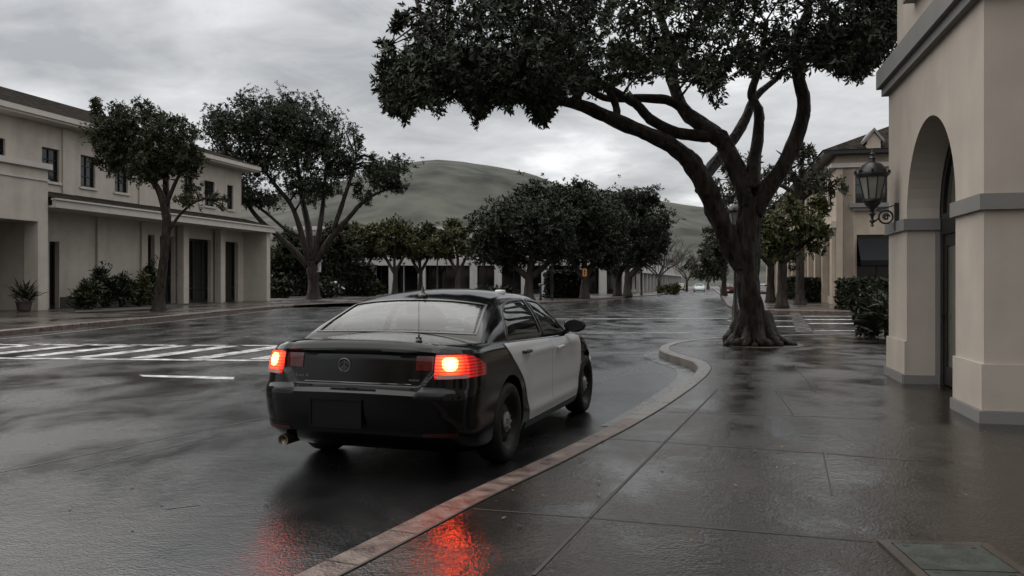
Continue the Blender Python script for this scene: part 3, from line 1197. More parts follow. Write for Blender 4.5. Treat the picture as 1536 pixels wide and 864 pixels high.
# ---------------------------------------------------------------- low shops behind the crossing
MBF = Frame(Vector(((430 - CX) / F * 112, 112, 0)), (1, 0.0), (0, 1))
mb = thing("shop_building", "low pale row of shops with white columns standing behind the trees", "building")
XL = (948 - 430) / F * 112
zbm, ztop = EYE + 27 / F * 112, EYE + 80 / F * 118
bm = B()
MBF.box(bm, 0, XL, 0.4, 2.0, zbm, zbm + .9)
MBF.box(bm, 0, XL, 2.01, 24, zbm + .3, zbm + .5)
cols = [554, 588, 632, 710, 747, 790, 818, 868, 905, 940]
for px in cols:
    s = (px - 430) / F * 112
    w = .75 if px in (554, 790) else .5
    MBF.box(bm, s - w, s + w, .3, 1.5, GZ, zbm - .005)
MBF.box(bm, 0, (548 - 430) / F * 112, 1.2, 1.6, GZ, zbm - .01)
obj("colonnade", bm, M_WHITEWALL, mb)
bm = B()
MBF.box(bm, 0, XL, 6, 24, zbm + .51, ztop)
obj("upper_wall", bm, M_STUC_L2, mb)
bm = B()
MBF.box(bm, -.5, XL + .5, 5.4, 24.6, ztop + .002, ztop + .5)
obj("roof", bm, M_WHITEWALL, mb)
bm = B()
MBF.box(bm, .1, XL - .1, 3.2, 3.4, GZ, zbm + .28)
w = obj("shopfront", bm, M_PANE, mb)
bm = B()
for k in range(24):
    MBF.box(bm, .1 + k * 1.9, .2 + k * 1.9, 3.1, 3.195, GZ, zbm)
MBF.box(bm, .1, XL - .1, 3.1, 3.195, GZ, GZ + .6)
obj("shopfront_frame", bm, M_DARK, w)

# ---------------------------------------------------------------- white building far down the street
pa, pb = P(943, 437, 128), P(1012, 433, 205)
ud = Vector((pb.x - pa.x, pb.y - pa.y, 0)).normalized()
FB = Frame(pa, ud, (-ud.y, ud.x))
fb = thing("row_building", "small white two storey building far down the left side of the street", "building")
LN = (Vector((pb.x - pa.x, pb.y - pa.y, 0))).length
zt = 6.6
hs = [(2 + 5 * k, 4.2 + 5 * k, GZ + .4, 2.9) for k in range(int(LN / 5))]
hu = [(2 + 5 * k, 3.6 + 5 * k, 3.9, 5.5) for k in range(int(LN / 5))]
bm = B()
FB.wall(bm, 0, 0, LN, GZ, zt, hs + hu, .3)
FB.wall(bm, 0, 0, 14, GZ, zt, [(2, 4, 3.7, 5.5), (6, 8, 3.7, 5.5), (2, 4, .8, 2.8), (6, 8, .8, 2.8)], .3, end=0)
for k in range(int(LN / 5) + 1):
    FB.box(bm, 5 * k + .2, 5 * k + .7, -1.6, -1.1, GZ, 3.2)
FB.box(bm, 0, LN, -1.8, -.005, 3.2, 3.5)
obj("wall", bm, M_WHITEWALL, fb)
for h in hs + hu:
    window(FB, fb, *h, 0, 1, 1, sill=False)
for h in ((2, 4, 3.7, 5.5), (6, 8, 3.7, 5.5), (2, 4, .8, 2.8), (6, 8, .8, 2.8)):
    window(FB, fb, *h, 0, 1, 1, sill=False, end=0)
bm = B()
FB.box(bm, -.6, LN + .6, -.6, 15, zt + .002, zt + .3)
obj("roof", bm, M_DARK, fb)

# ---------------------------------------------------------------- unseen blocks added beside and behind the camera to shade this street end
nb = thing("side_shade_building", "beige two storey building beside the photographer, across the passage from the arched doorway", "building")
NBF = Frame(Vector((7.2, 3.9, 0)), (-U.x, -U.y), (U.y, -U.x))
hs = [(2 + 5 * k, 4.4 + 5 * k, .9, 3.2) for k in range(6)] + [(2 + 5 * k, 4.0 + 5 * k, 5.4, 7.4) for k in range(6)]
bm = B()
NBF.wall(bm, 0, 0, 34, GZ, 12.4, hs, .25)
NBF.wall(bm, 0, 0, 18, GZ, 12.4, [], end=0)
NBF.wall(bm, 0, 0, 18, GZ, 12.4, [], end=34)
obj("wall", bm, M_STUC_R, nb)
for h in hs:
    window(NBF, nb, *h, 0, 2, 3)
bm = B()
NBF.box(bm, -.4, 34.4, -.4, 18, 12.402, 12.8)
obj("roof", bm, M_TILE, nb)
kb = thing("rear_shade_building", "tan row of shops across the street behind the photographer", "building")
KBF = Frame(Vector((-34, -24, 0)), (1, 0), (0, -1))
hs = [(1.5 + 6 * k, 5.5 + 6 * k, .5, 3.6) for k in range(9)] + [(2.5 + 6 * k, 4.5 + 6 * k, 6, 8.2) for k in range(9)]
bm = B()
KBF.wall(bm, 0, 0, 56, GZ, 11.5, hs, .25)
KBF.wall(bm, 0, 0, 14, GZ, 11.5, [], end=0)
KBF.wall(bm, 0, 0, 14, GZ, 11.5, [], end=56)
obj("wall", bm, M_STUC_B, kb)
for h in hs:
    window(KBF, kb, *h, 0, 2, 2)
bm = B()
KBF.box(bm, -.5, 56.5, -.5, 14, 11.502, 11.9)
obj("roof", bm, M_TILE, kb)

# ================================================================== TREES AND PLANTS
def unit(a):
    return a / np.maximum(np.linalg.norm(a, axis=-1, keepdims=True), 1e-9)


def leaf_mesh(name, cen, axis, size, per=8, wid=0.36, fold=0.12, droop=0.0):
    """whorls of pointed leaves at the centres: every leaf its own four cornered face"""
    n = len(cen)
    axis = unit(axis)
    ref = unit(rng.normal(size=(n, 3)))
    e1 = unit(np.cross(axis, ref))
    e2 = np.cross(axis, e1)
    ph = (np.arange(per) * 2.399)[None, :] + rng.uniform(0, 6.28, (n, 1)) + rng.normal(0, .3, (n, per))
    el = rng.uniform(0.05, 1.05, (n, per))
    d = (e1[:, None] * np.cos(ph)[..., None] + e2[:, None] * np.sin(ph)[..., None]) * np.cos(el)[..., None] + axis[:, None] * np.sin(el)[..., None]
    d[..., 2] -= droop
    d = unit(d)
    ln = size * rng.uniform(0.6, 1.2, (n, per))[..., None]
    side = unit(np.cross(d, axis[:, None] + rng.normal(0, .35, (n, per, 3))))
    nrm = np.cross(side, d)
    c = cen[:, None] + rng.normal(0, size * .18, (n, per, 3))
    v0 = c
    v1 = c + d * ln * .5 + side * ln * wid * .5 + nrm * ln * fold
    v2 = c + d * ln
    v3 = c + d * ln * .5 - side * ln * wid * .5 + nrm * ln * fold
    V = np.stack([v0, v1, v2, v3], axis=2).reshape(-1, 3)
    nf = n * per
    me = bpy.data.meshes.new(name)
    me.vertices.add(nf * 4)
    me.vertices.foreach_set("co", V.astype(np.float32).ravel())
    me.loops.add(nf * 4)
    me.loops.foreach_set("vertex_index", np.arange(nf * 4, dtype=np.int32))
    me.polygons.add(nf)
    me.polygons.foreach_set("loop_start", np.arange(0, nf * 4, 4, dtype=np.int32))
    me.update(calc_edges=True)
    return me


def blob_points(c, r, n, clumps=14, tight=0.33, hollow=0.35):
    """points gathered into clumps through an ellipsoid"""
    c, r = np.array(c), np.array(r)
    k = max(3, clumps)
    u = unit(rng.normal(size=(k, 3))) * (rng.uniform(hollow ** 3, 1, (k, 1)) ** (1 / 3))
    cc = c + u * r * 0.86
    idx = rng.integers(0, k, n)
    sc = rng.uniform(.6, 1.25, (k, 1))
    p = cc[idx] + rng.normal(size=(n, 3)) * r * tight * sc[idx]
    ax = unit((p - c) / r) * .9 + rng.normal(0, .55, (n, 3)) + np.array([0, 0, .35])
    return p, ax


def px_blob(px, py, hw, hh, Z, dz=None):
    """an ellipsoid that covers this patch of the photograph at the distance Z"""
    s = Z / F
    c = P(px, py, Z)
    return (c.x, c.y, c.z), (hw * s, (dz if dz else (hw + hh) / 2 * s), hh * s)


def make_tree(name, label, base, limbs, blobs, leaf, per, lm, bark=M_BARK, group=None, twigs=5, seed=1, nside=10, wid=.36, flare=1.5, twig_r=.035, cat="tree"):
    """limbs: list of (points, radii) in world coordinates; blobs: list of (centre, radii, whorls)"""
    base = Vector(base)
    t = thing(name, label, cat, base, 0, group)
    r_ = random.Random(seed)
    bm = B()
    nodes = []
    for i, (pts, rad) in enumerate(limbs):
        pp, rr = spline(pts, rad, 5)
        if i == 0:
            rr = [x * (1 + (flare - 1) * max(0, 1 - k / 4.0) ** 2) for k, x in enumerate(rr)]
            pp[0] = pp[0] - Vector((0, 0, .12))
        tube(bm, [p - base for p in pp], rr, nside, True, 0.16, seed + i * 3.3)
        nodes += [(p, r) for p, r in zip(pp[3 if i == 0 else 1:], rr[3 if i == 0 else 1:])]
    allp, alla = [], []
    for c, r, n in blobs:
        cv = Vector(c)
        for k in range(twigs):
            u = Vector((r_.gauss(0, 1), r_.gauss(0, 1), r_.gauss(0, 1))).normalized()
            tgt = cv + Vector((u.x * r[0], u.y * r[1], u.z * r[2])) * r_.uniform(.35, .95)
            a, ra = min(nodes, key=lambda q: (q[0] - tgt).length * (1 + .25 * r_.random()) + max(0, q[0].z - tgt.z) * .7)
            mid = a.lerp(tgt, .5) + Vector((r_.uniform(-.1, .1), r_.uniform(-.1, .1), r_.uniform(-.02, .14))) * (tgt - a).length
            pp, rr = spline([a, mid, tgt], [min(ra * .55, twig_r * 2.2), twig_r * 1.2, twig_r * .35], 4)
            tube(bm, [p - base for p in pp], rr, 5, True)
        p, ax = blob_points(c, r, n, clumps=max(6, int(n / 32)), tight=.21)
        allp.append(p)
        alla.append(ax)
    obj("trunk", bm, bark, t, 180)
    if blobs:
        cen = np.concatenate(allp) - np.array(base)
        me = leaf_mesh("crown", cen, np.concatenate(alla), leaf, per, wid)
        link("crown", me, lm, t)
    return t


def pl_(pts, Z, wpx):
    """limb drawn over the photograph: (px, py, dZ) points at distance Z, widths in pixels"""
    o, r = [], []
    for (x, y, *q), w in zip(pts, wpx):
        z = Z + (q[0] if q else 0)
        o.append(P(x, y, z))
        r.append(w * z / F / 2)
    return o, r


# ---- the big street tree by the kerb
ZT_ = 18.8
base = G(1130, 517, .15)
limbs = [
    pl_([(1132, 519), (1130, 495), (1126, 455), (1121, 415), (1119, 375), (1122, 335), (1128, 296)], ZT_, [46, 36, 32, 32, 35, 33, 30]),
    pl_([(1112, 400), (1096, 365, -.1), (1076, 320, -.3), (1062, 285, -.4), (1040, 247, -.5), (1010, 220, -.7), (975, 203, -.9), (930, 184, -1.1), (880, 162, -1.3), (830, 147, -1.5), (775, 132, -1.7), (715, 104, -1.9), (660, 70, -2)], ZT_, [26, 28, 28, 30, 27, 23, 21, 20, 17, 15, 12, 9, 5]),
    pl_([(1123, 310), (1106, 258, .2), (1087, 216, .4), (1055, 190, .6), (1026, 164, .9), (1010, 125, 1.2), (1008, 80, 1.5), (990, 20, 1.8), (985, -40, 2)], ZT_, [29, 27, 25, 23, 20, 16, 14, 10, 6]),
    pl_([(1069, 204, .5), (1040, 203, .5), (1010, 197, .4), (975, 178, .3), (953, 155, .2), (905, 126, 0), (870, 90, 0), (840, 40, 0)], ZT_, [20, 18, 17, 15, 13, 10, 8, 5]),
    pl_([(1026, 164, .9), (1000, 150, .8), (960, 147, .8), (915, 148, .7), (885, 136, .7), (850, 110, .7)], ZT_, [16, 14, 12, 11, 9, 6]),
    pl_([(1050, 285, -.4), (1064, 256, .3), (1083, 230, .8), (1103, 205, 1), (1119, 178, 1.2), (1131, 148, 1.4), (1160, 122, 1.6), (1190, 96, 1.8)], ZT_, [17, 17, 16, 16, 14, 12, 9, 6]),
    pl_([(1128, 285), (1131, 245, .2), (1137, 206, .3), (1138, 168, .3), (1128, 140, .4), (1140, 95, .4), (1150, 30, .4)], ZT_, [24, 20, 17, 15, 13, 11, 6]),
    pl_([(1132, 320), (1150, 285, -.1), (1174, 250, -.2), (1195, 205, -.3), (1206, 160, -.4), (1198, 118, -.5), (1192, 70, -.6), (1215, 10, -.8)], ZT_, [26, 26, 24, 22, 21, 18, 15, 10]),
    pl_([(925, 182, -1.1), (924, 160, -1.0), (912, 135, -1.0), (885, 110, -1)], ZT_, [13, 11, 10, 7]),
    pl_([(864, 156, -1.3), (868, 136, -1.3), (858, 112, -1.4), (830, 80, -1.4)], ZT_, [13, 11, 10, 6]),
    pl_([(1008, 80, 1.5), (1040, 40, 1), (1070, -20, .6)], ZT_, [13, 10, 6]),
    pl_([(1195, 100, -.5), (1230, 70, -1), (1280, 40, -1.5), (1310, 20, -1.8)], ZT_, [14, 10, 7, 4]),
    pl_([(775, 132, -1.7), (720, 140, -1.9), (660, 128, -2), (610, 140, -2.1)], ZT_, [9, 7, 5, 3]),
    pl_([(700, 95, -1.9), (640, 40, -1.8), (620, -20, -1.6)], ZT_, [8, 6, 4]),
]
t = thing("street_tree", "big spreading street tree with a leaning forked trunk growing from the pavement by the kerb", "tree", base)
bm = B()
nodes = []
for i, (pts, rad) in enumerate(limbs):
    pp, rr = spline(pts, rad, 12 if i < 3 else 7)
    if i == 0:
        rr = [x * (1 + .22 * max(0, 1 - k / 11.0) ** 2) for k, x in enumerate(rr)]
        pp[0] = pp[0] - Vector((0, 0, .1))
    tube(bm, [p - base for p in pp], rr, 40 if i < 1 else 24 if i < 3 else 16, True, 0.13, i * 4.1, .22 if i < 3 else .14)
    nodes += list(zip(pp[60 if i == 0 else 30 if i < 3 else 6:], rr[60 if i == 0 else 30 if i < 3 else 6:]))
# root flare: short buttress roots spreading over the pavement
for k, a in enumerate((0.15, 0.9, 1.9, 2.8, 3.5, 4.15, 4.7, 5.3, 5.9)):
    d = Vector((math.cos(a), math.sin(a), 0))
    ln = .62 + .3 * rnd.random() + (.3 if k in (0, 8) else 0)
    c0 = Vector((0.02, 0, 0))
    pp, rr = spline([c0 + d * .22 + Vector((0, 0, .75)), c0 + d * .40 + Vector((0, 0, .28)), c0 + d * .6 + Vector((0, 0, .10)), c0 + d * ln + Vector((0, 0, .01))], [.17, .17, .13, .05], 5)
    tube(bm, pp, [x * .85 for x in rr], 14, True, .3, k * 2.2, .2)
for k in range(16):
    a = rnd.uniform(3.3, 6.1)
    q = Vector((math.cos(a), math.sin(a), 0)) * rnd.uniform(.5, .72)
    s = rnd.uniform(.06, .13)
    vs0 = len(bm.verts)
    bmesh.ops.create_icosphere(bm, subdivisions=2, radius=s, matrix=Matrix.Translation(q + Vector((0, 0, s * .5))))
obj_bm = bm
# crown: clumps whose outline follows what the photograph shows of the underside
und = [(555, 100), (565, 125), (580, 166), (595, 170), (606, 186), (616, 165), (632, 148), (648, 166), (662, 171), (676, 148), (690, 146), (703, 165), (715, 188), (727, 165), (745, 152), (765, 163), (782, 142), (797, 172), (815, 190), (826, 166), (842, 146),
       (862, 156), (880, 138), (905, 150), (925, 124), (950, 138), (985, 112), (1010, 122), (1040, 150), (1055, 136), (1075, 162), (1090, 146), (1105, 112), (1120, 108), (1150, 112), (1180, 118), (1215, 100), (1250, 104), (1275, 118), (1288, 122), (1310, 92), (1340, 78), (1362, 55), (1380, 20), (1400, -20)]
lef = [(-400, 760), (-200, 690), (-80, 645), (0, 622), (40, 600), (70, 585), (110, 563), (150, 572), (200, 590)]
rig = [(-400, 1280), (-200, 1350), (-50, 1390), (30, 1360), (60, 1345), (120, 1290)]
ux, uy = zip(*und)
lx, ly = zip(*lef)
rx_, ry_ = zip(*rig)
cl_c = []
while len(cl_c) < 430:
    X_, Y_, Z_ = rng.uniform(-4.2, 10.5), rng.uniform(13.6, 24), rng.uniform(4.6, 11.2)
    e_ = ((X_ - 2.9) / 7.6) ** 2 + ((Y_ - 18.6) / 5.0) ** 2 + (max(0, Z_ - 6.0) / 5.2) ** 2
    if e_ > 1:
        continue
    px, py = CX + X_ / Y_ * F, HY - (Z_ - EYE) / Y_ * F
    if py > np.interp(px, ux, uy) - 26 or px < np.interp(py, lx, ly) + 20 or px > np.interp(py, rx_, ry_) - 22:
        continue
    if e_ < .25 and rng.random() < .5:
        continue
    if 850 < px < 1230 and py > np.interp(px, ux, uy) - 85 and rng.random() < .78:
        continue
    cl_c.append((X_, Y_, Z_))
# a second set hugging the visible rim so that twigs fringe the outline
while len(cl_c) < 740:
    Y_ = rng.uniform(15.0, 20.5)
    px = rng.uniform(565, 1375)
    py = np.interp(px, ux, uy) - abs(rng.normal(0, 30)) - 14
    if px < np.interp(py, lx, ly) + 10 or px > np.interp(py, rx_, ry_) - 14:
        continue
    if 850 < px < 1230 and rng.random() < .72:
        continue
    q = P(px, py, Y_)
    if ((q.x - 2.9) / 8.2) ** 2 + ((q.y - 18.6) / 5.0) ** 2 > 1:
        continue
    cl_c.append(tuple(q))
for q in ((588, 45), (575, 75), (600, 30), (583, 120), (590, 172), (607, 183), (715, 184), (815, 186), (812, 178), (1287, 118), (1285, 108), (1352, 45), (1348, 30), (582, 100)):
    cl_c.append(tuple(P(q[0] + 6, q[1] - 5, 17.6)))
cl_c = np.array(cl_c)
per_c = 20
idx = np.repeat(np.arange(len(cl_c)), per_c)
sig = rng.uniform(.16, .40, len(cl_c))[idx][:, None]
sig[idx >= 430] *= .55
sig[idx >= 740] *= .35
pp_ = cl_c[idx] + rng.normal(size=(len(idx), 3)) * sig
qx, qy = CX + pp_[:, 0] / pp_[:, 1] * F, HY - (pp_[:, 2] - EYE) / pp_[:, 1] * F
ok = qy < np.interp(qx, ux, uy) + 4
pp_ = pp_[ok]
ax_ = pp_ - cl_c[idx][ok]
ax_ = unit(ax_) * .8 + rng.normal(0, .5, ax_.shape) + np.array([0, 0, .25])
me = leaf_mesh("crown", pp_ - np.array(base), ax_, .145, 9, .36)
for c in cl_c[rng.permutation(len(cl_c))[:260]].tolist() + cl_c[740:].tolist():
    tgt = Vector(c)
    a, ra = min(nodes, key=lambda q: (q[0] - tgt).length * rnd.uniform(1, 1.3) + max(0, q[0].z - tgt.z) * .8)
    if (a - tgt).length > (1.1 if tgt.z < 6.3 else 2.2):
        continue
    mid = a.lerp(tgt, .5) + Vector((rnd.uniform(-.1, .1), rnd.uniform(-.1, .1), rnd.uniform(-.02, .12))) * (tgt - a).length
    p2, r2_ = spline([a, mid, tgt], [min(ra * .5, .04), .02, .007], 4)
    tube(obj_bm, [p - base for p in p2], r2_, 5, True)
obj("trunk", obj_bm, M_BARK, t, 180)
link("crown", me, M_LEAF, t)
# wet soil and moss round its foot
bm = B()
ring = [Vector((base.x + .08 + math.cos(a) * (1.0 + .18 * mnoise.noise((math.cos(a) * 2, math.sin(a) * 2, 1))) * (1.05 if math.cos(a) > 0 else .85), base.y + math.sin(a) * (.95 + .15 * mnoise.noise((a, 2, 5))), .154)) for a in np.linspace(0, 2 * math.pi, 40, endpoint=False)]
polygon(bm, ring)
struct("tree_pit_soil", bm, mat("mossy_soil", (0.035, 0.03, 0.016), 0.7, var=0.6, vscale=8, bump=.8, bscale=25, col2=(0.06, 0.062, 0.02)))

# ---- trees of the left pavement
Z1 = 41.7
b1 = G(237, 467, .15)
make_tree("pavement_tree", "slim tree with a bent trunk in front of the long cream building", b1, [
    pl_([(237, 468), (240, 435), (245, 395), (249, 355), (250, 322)], Z1, [20, 15, 13, 13, 13]),
    pl_([(250, 330), (244, 300), (230, 272), (205, 245), (180, 225)], Z1, [12, 11, 9, 6, 3]),
    pl_([(250, 325), (250, 290, .5), (248, 250, .8), (245, 210, 1)], Z1, [11, 8, 6, 3]),
    pl_([(251, 350), (270, 322), (290, 305), (310, 296)], Z1, [5, 4, 3, 2]),
    pl_([(249, 310), (265, 270), (285, 240)], Z1, [7, 5, 3])],
    [(*px_blob(168, 195, 38, 38, Z1), 511), (*px_blob(215, 185, 48, 34, Z1), 619), (*px_blob(262, 205, 38, 36, Z1), 511), (*px_blob(165, 235, 34, 22, Z1), 372), (*px_blob(222, 240, 50, 30, Z1), 650), (*px_blob(284, 240, 22, 26, Z1), 294),
     (*px_blob(252, 262, 40, 18, Z1), 309), (*px_blob(290, 300, 34, 20, Z1), 108), (*px_blob(330, 305, 16, 16, Z1), 39), (*px_blob(145, 160, 14, 12, Z1), 62)], .20, 8, M_LEAF2, twigs=9, seed=3)
Z2 = 74.0
b2 = G(470, 449, .15)
make_tree("pavement_tree", "broad many-limbed tree with a round crown beyond the end of the cream building", b2, [
    pl_([(470, 450), (470, 425), (468, 405), (467, 392)], Z2, [19, 15, 15, 16]),
    pl_([(462, 400), (440, 375), (415, 352), (385, 325), (362, 290), (345, 255)], Z2, [9, 9, 8, 7, 5, 3]),
    pl_([(465, 395), (452, 350), (438, 310), (415, 280), (395, 255)], Z2, [11, 9, 7, 6, 3]),
    pl_([(467, 392), (462, 340, 1), (452, 290, 2), (446, 240, 2)], Z2, [11, 10, 8, 5]),
    pl_([(470, 392), (480, 340), (486, 290, 1), (490, 240, 1)], Z2, [9, 8, 6, 3]),
    pl_([(472, 395), (498, 355), (520, 330), (545, 302), (570, 288), (600, 278)], Z2, [10, 9, 8, 6, 4, 2]),
    pl_([(498, 350), (512, 310), (525, 270), (535, 235)], Z2, [8, 7, 5, 3]),
    pl_([(452, 355), (430, 345), (400, 320), (372, 300)], Z2, [6, 5, 4, 3])],
    [(*px_blob(345, 195, 42, 46, Z2), 992), (*px_blob(400, 170, 52, 44, Z2), 1323), (*px_blob(455, 185, 50, 42, Z2), 1228), (*px_blob(350, 250, 46, 36, Z2), 992), (*px_blob(420, 235, 58, 42, Z2), 1417), (*px_blob(485, 235, 44, 48, Z2), 992),
     (*px_blob(523, 225, 30, 46, Z2), 472), (*px_blob(588, 263, 40, 28, Z2), 778), (*px_blob(470, 285, 46, 22, Z2), 519), (*px_blob(375, 295, 50, 20, Z2), 542), (*px_blob(545, 290, 14, 18, Z2), 117), (*px_blob(555, 245, 14, 20, Z2), 117), (*px_blob(330, 285, 22, 24, Z2), 283)],
    .29, 8, M_LEAF, twigs=9, seed=5, twig_r=.06)

# ---- row of small trees in front of the shops
small = [(498, 438, 92, 505, 368, 42, 34), (545, 437, 98, 548, 362, 44, 34), (592, 437, 96, 595, 358, 44, 36), (630, 436, 101, 634, 362, 36, 34), (686, 437, 95, 676, 362, 42, 32), (440, 440, 92, 436, 378, 40, 36)]
side = ["first of the small shop-front trees from the left, half behind the broad tree's trunk", "small shop-front tree left of the first thick white column", "small shop-front tree with a pale forked trunk right of the first white column",
        "small shop-front tree just left of the twin-headed street lamp", "small shop-front tree just right of the twin-headed street lamp", "small dark tree over the hedge at the end of the cream building"]
for i, (bx, by, Z, cx, cy, hw, hh) in enumerate(small):
    b_ = P(bx, by, Z)
    b_.z = .15
    make_tree("shop_tree", side[i], b_, [
        ([b_, P(bx + 1, by - 22, Z), P(bx + 1, 405, Z)], [.33, .27, .25]),
        ([P(bx, 410, Z), P(bx - 14, 385, Z), P(cx - hw * .6, cy, Z)], [.22, .16, .07]),
        ([P(bx, 410, Z), P(bx + 12, 388, Z), P(cx + hw * .6, cy, Z)], [.22, .16, .07]),
        ([P(bx, 408, Z), P(bx, 380, Z), P(cx, cy - 10, Z)], [.2, .15, .06])],
        [(*px_blob(cx - hw * .45, cy + 6, hw * .5, hh * .65, Z), 300), (*px_blob(cx + hw * .4, cy + 4, hw * .5, hh * .65, Z), 300), (*px_blob(cx, cy - hh * .35, hw * .6, hh * .55, Z), 330), (*px_blob(cx, cy + hh * .5, hw * .8, hh * .3, Z), 200)],
        .46, 7, M_LEAF3 if i in (1, 2, 4) else M_LEAF2, M_BARKG, "small trees in front of the shops", 4, 20 + i, 8, .42, 1.4, .07)

# ---- the dense group on the corner
corner = [
    ("corner_tree", "corner tree with a V-forked trunk, left end of the dense evergreen group", 793, 450.5, 67, [(770, 340, 62, 48), (745, 380, 45, 28), (800, 315, 55, 45), (830, 350, 45, 50), (725, 345, 32, 38), (790, 385, 60, 22)], [(762, 385), (835, 380), (800, 350)]),
    ("corner_tree", "corner evergreen standing behind the orange sign, tallest of the dense group", 877, 448, 73, [(870, 310, 58, 42), (850, 350, 55, 45), (905, 345, 55, 50), (860, 292, 38, 26), (885, 385, 55, 25)], [(845, 370), (905, 360), (875, 330)]),
    ("corner_tree", "corner evergreen second from the street end of the dense group", 926, 444, 88, [(930, 320, 50, 42), (920, 360, 55, 42), (955, 350, 40, 45), (925, 388, 45, 20)], [(905, 380), (945, 375)]),
    ("corner_tree", "corner evergreen with a rounded crown at the street end of the dense group", 941, 444.5, 85, [(975, 325, 38, 42), (960, 365, 48, 38), (990, 355, 24, 36), (950, 300, 45, 26), (965, 388, 34, 16)], [(965, 385), (985, 370), (940, 360)])]
for i, (nm, lb_, bx, by, Z, bl, br) in enumerate(corner):
    b_ = G(bx, by, .15)
    Z = b_.y
    lm_ = [([b_, P(bx, by - 22, Z), P(bx + 1, 412, Z)], [.46, .36, .34])]
    for q, (tx, ty) in enumerate(br):
        lm_.append(([P(bx, 418, Z), P(lerp(bx, tx, .55), lerp(416, ty, .45), Z), P(tx, ty, Z), P(lerp(tx, bx, -.4), ty - 35, Z)], [.30, .24, .18, .08]))
    make_tree(nm, lb_, b_, lm_, [(*px_blob(x, y, hw * .86, hh * .86, Z + (k % 3 - 1) * 2), int(hw * hh * .42)) for k, (x, y, hw, hh) in enumerate(bl)], .33, 8, M_LEAF4 if i != 1 else M_LEAF, M_BARKG, "dense evergreens on the far corner", 5, 40 + i, 9, .4, 1.4, .08)

# ---- bare winter trees and street trees farther down
def bare_tree(name, label, bx, by, spread, top, seed, Z=None, group=None):
    b_ = G(bx, by, .15)
    if Z:
        b_ = P(bx, by, Z)
        b_.z = .15
    Z = b_.y
    r_ = random.Random(seed)
    s = Z / F
    t = thing(name, label, "tree", b_, 0, group)
    bm = B()
    H = (by - top) * s

    def grow(p, d, ln, rad, lev):
        e_ = p + d * ln
        mid = p.lerp(e_, .5) + Vector((r_.uniform(-.08, .08), r_.uniform(-.08, .08), r_.uniform(-.02, .06))) * ln
        pp, rr = spline([p, mid, e_], [rad, rad * .8, rad * .62], 3)
        tube(bm, pp, rr, 7 if lev < 2 else 4, False, .1, seed)
        if lev >= 5:
            return
        for k in range(3 if lev < 4 else 3):
            a = r_.uniform(0, 6.28)
            w = r_.uniform(.45, .95)
            nd = (d + Vector((math.cos(a) * w, math.sin(a) * w, r_.uniform(-.05, .3)))).normalized()
            grow(pp[-1 - (k > 0) * r_.randint(0, 2)], nd, ln * r_.uniform(.62, .85), rad * r_.uniform(.5, .66), lev + 1)
    bm_tr = [Vector((0, 0, -.1)), Vector((.05, 0, H * .16)), Vector((0, 0, H * .28))]
    tube(bm, bm_tr, [H * .032, H * .025, H * .025], 9, True, .15, seed)
    for k in range(5):
        a = k * 1.257 + r_.uniform(-.3, .3)
        d = Vector((math.cos(a) * spread, math.sin(a) * spread, 1)).normalized()
        grow(Vector((0, 0, H * r_.uniform(.2, .28))), d, H * .27, H * .015, 1)
    obj("trunk", bm, M_BARKG, t, 180)
    return t


bare_tree("winter_tree", "bare winter tree with a wide fan of branches before the white row building", 988, 440, 1.1, 345, 3)
bare_tree("winter_tree", "farther bare winter tree standing beyond the fan-shaped one down the street", 1030, 436, .9, 370, 5)
far = [("row_tree", "dark green tree just left of the big trunk down the street", 1086, 442, 95, [(1074, 385, 22, 40), (1090, 365, 26, 35), (1065, 405, 16, 18)], M_LEAF4),
       ("row_tree", "grey-green tree with thin foliage showing behind the fork of the big tree", 1110, 447, 78, [(1085, 300, 30, 45), (1110, 260, 45, 42), (1070, 345, 20, 30), (1130, 320, 40, 50)], M_LEAF5),
       ("row_tree", "tree standing farthest down the street at the vanishing road's end", 1062, 433, 230, [(1062, 400, 28, 26), (1040, 405, 18, 18), (1075, 408, 20, 18)], M_LEAF5),
       ("row_tree", "street tree whose dark trunk stands just right of the big tree's trunk", 1156, 452, 62, [(1150, 350, 40, 45), (1120, 370, 30, 40), (1175, 380, 30, 30)], M_LEAF4),
       ("row_tree", "yellow-green tree in front of the tan building across the side street", 1173, 462, 47, [(1178, 335, 42, 40), (1215, 330, 36, 40), (1190, 375, 50, 22), (1225, 355, 26, 28), (1155, 350, 28, 34)], M_LEAF3),
       ("row_tree", "thin tall tree with sparse foliage brushing the tan building's eaves", 1200, 456, 54, [(1180, 240, 45, 28), (1215, 265, 48, 28), (1245, 280, 30, 24), (1160, 275, 40, 34), (1205, 230, 26, 18)], M_LEAF5)]
for i, (nm, lb_, bx, by, Z, bl, lm__) in enumerate(far):
    b_ = P(bx, by, Z)
    b_.z = .15
    ty = min(y + hh * .6 for _, y, _, hh in bl)
    yy = max(y for _, y, _, _ in bl)
    lm_ = [([b_, P(bx, by - 25 * 60 / Z, Z), P(bx + 1, min(yy + 20, by - 40 * 60 / Z), Z)], [.34 if Z < 120 else .4, .27, .25])]
    for x, y, hw, hh in bl:
        lm_.append(([lm_[0][0][-1], P(lerp(bx, x, .5), lerp(yy + 10, y, .5), Z), P(x, y, Z)], [.2, .15, .05]))
    dens = {4: .12, 5: .055, 1: .07}.get(i, .11)
    make_tree(nm, lb_, b_, lm_, [(*px_blob(x, y, hw * .86, hh * .86, Z), max(40, int(hw * hh * dens))) for x, y, hw, hh in bl], {2: 1.3, 0: .62, 1: .5}.get(i, .36 if Z < 60 else .42), 8, lm__, M_BARK if i > 2 else M_BARKG, None, 6, 70 + i, 9, .38, 1.4, .05)

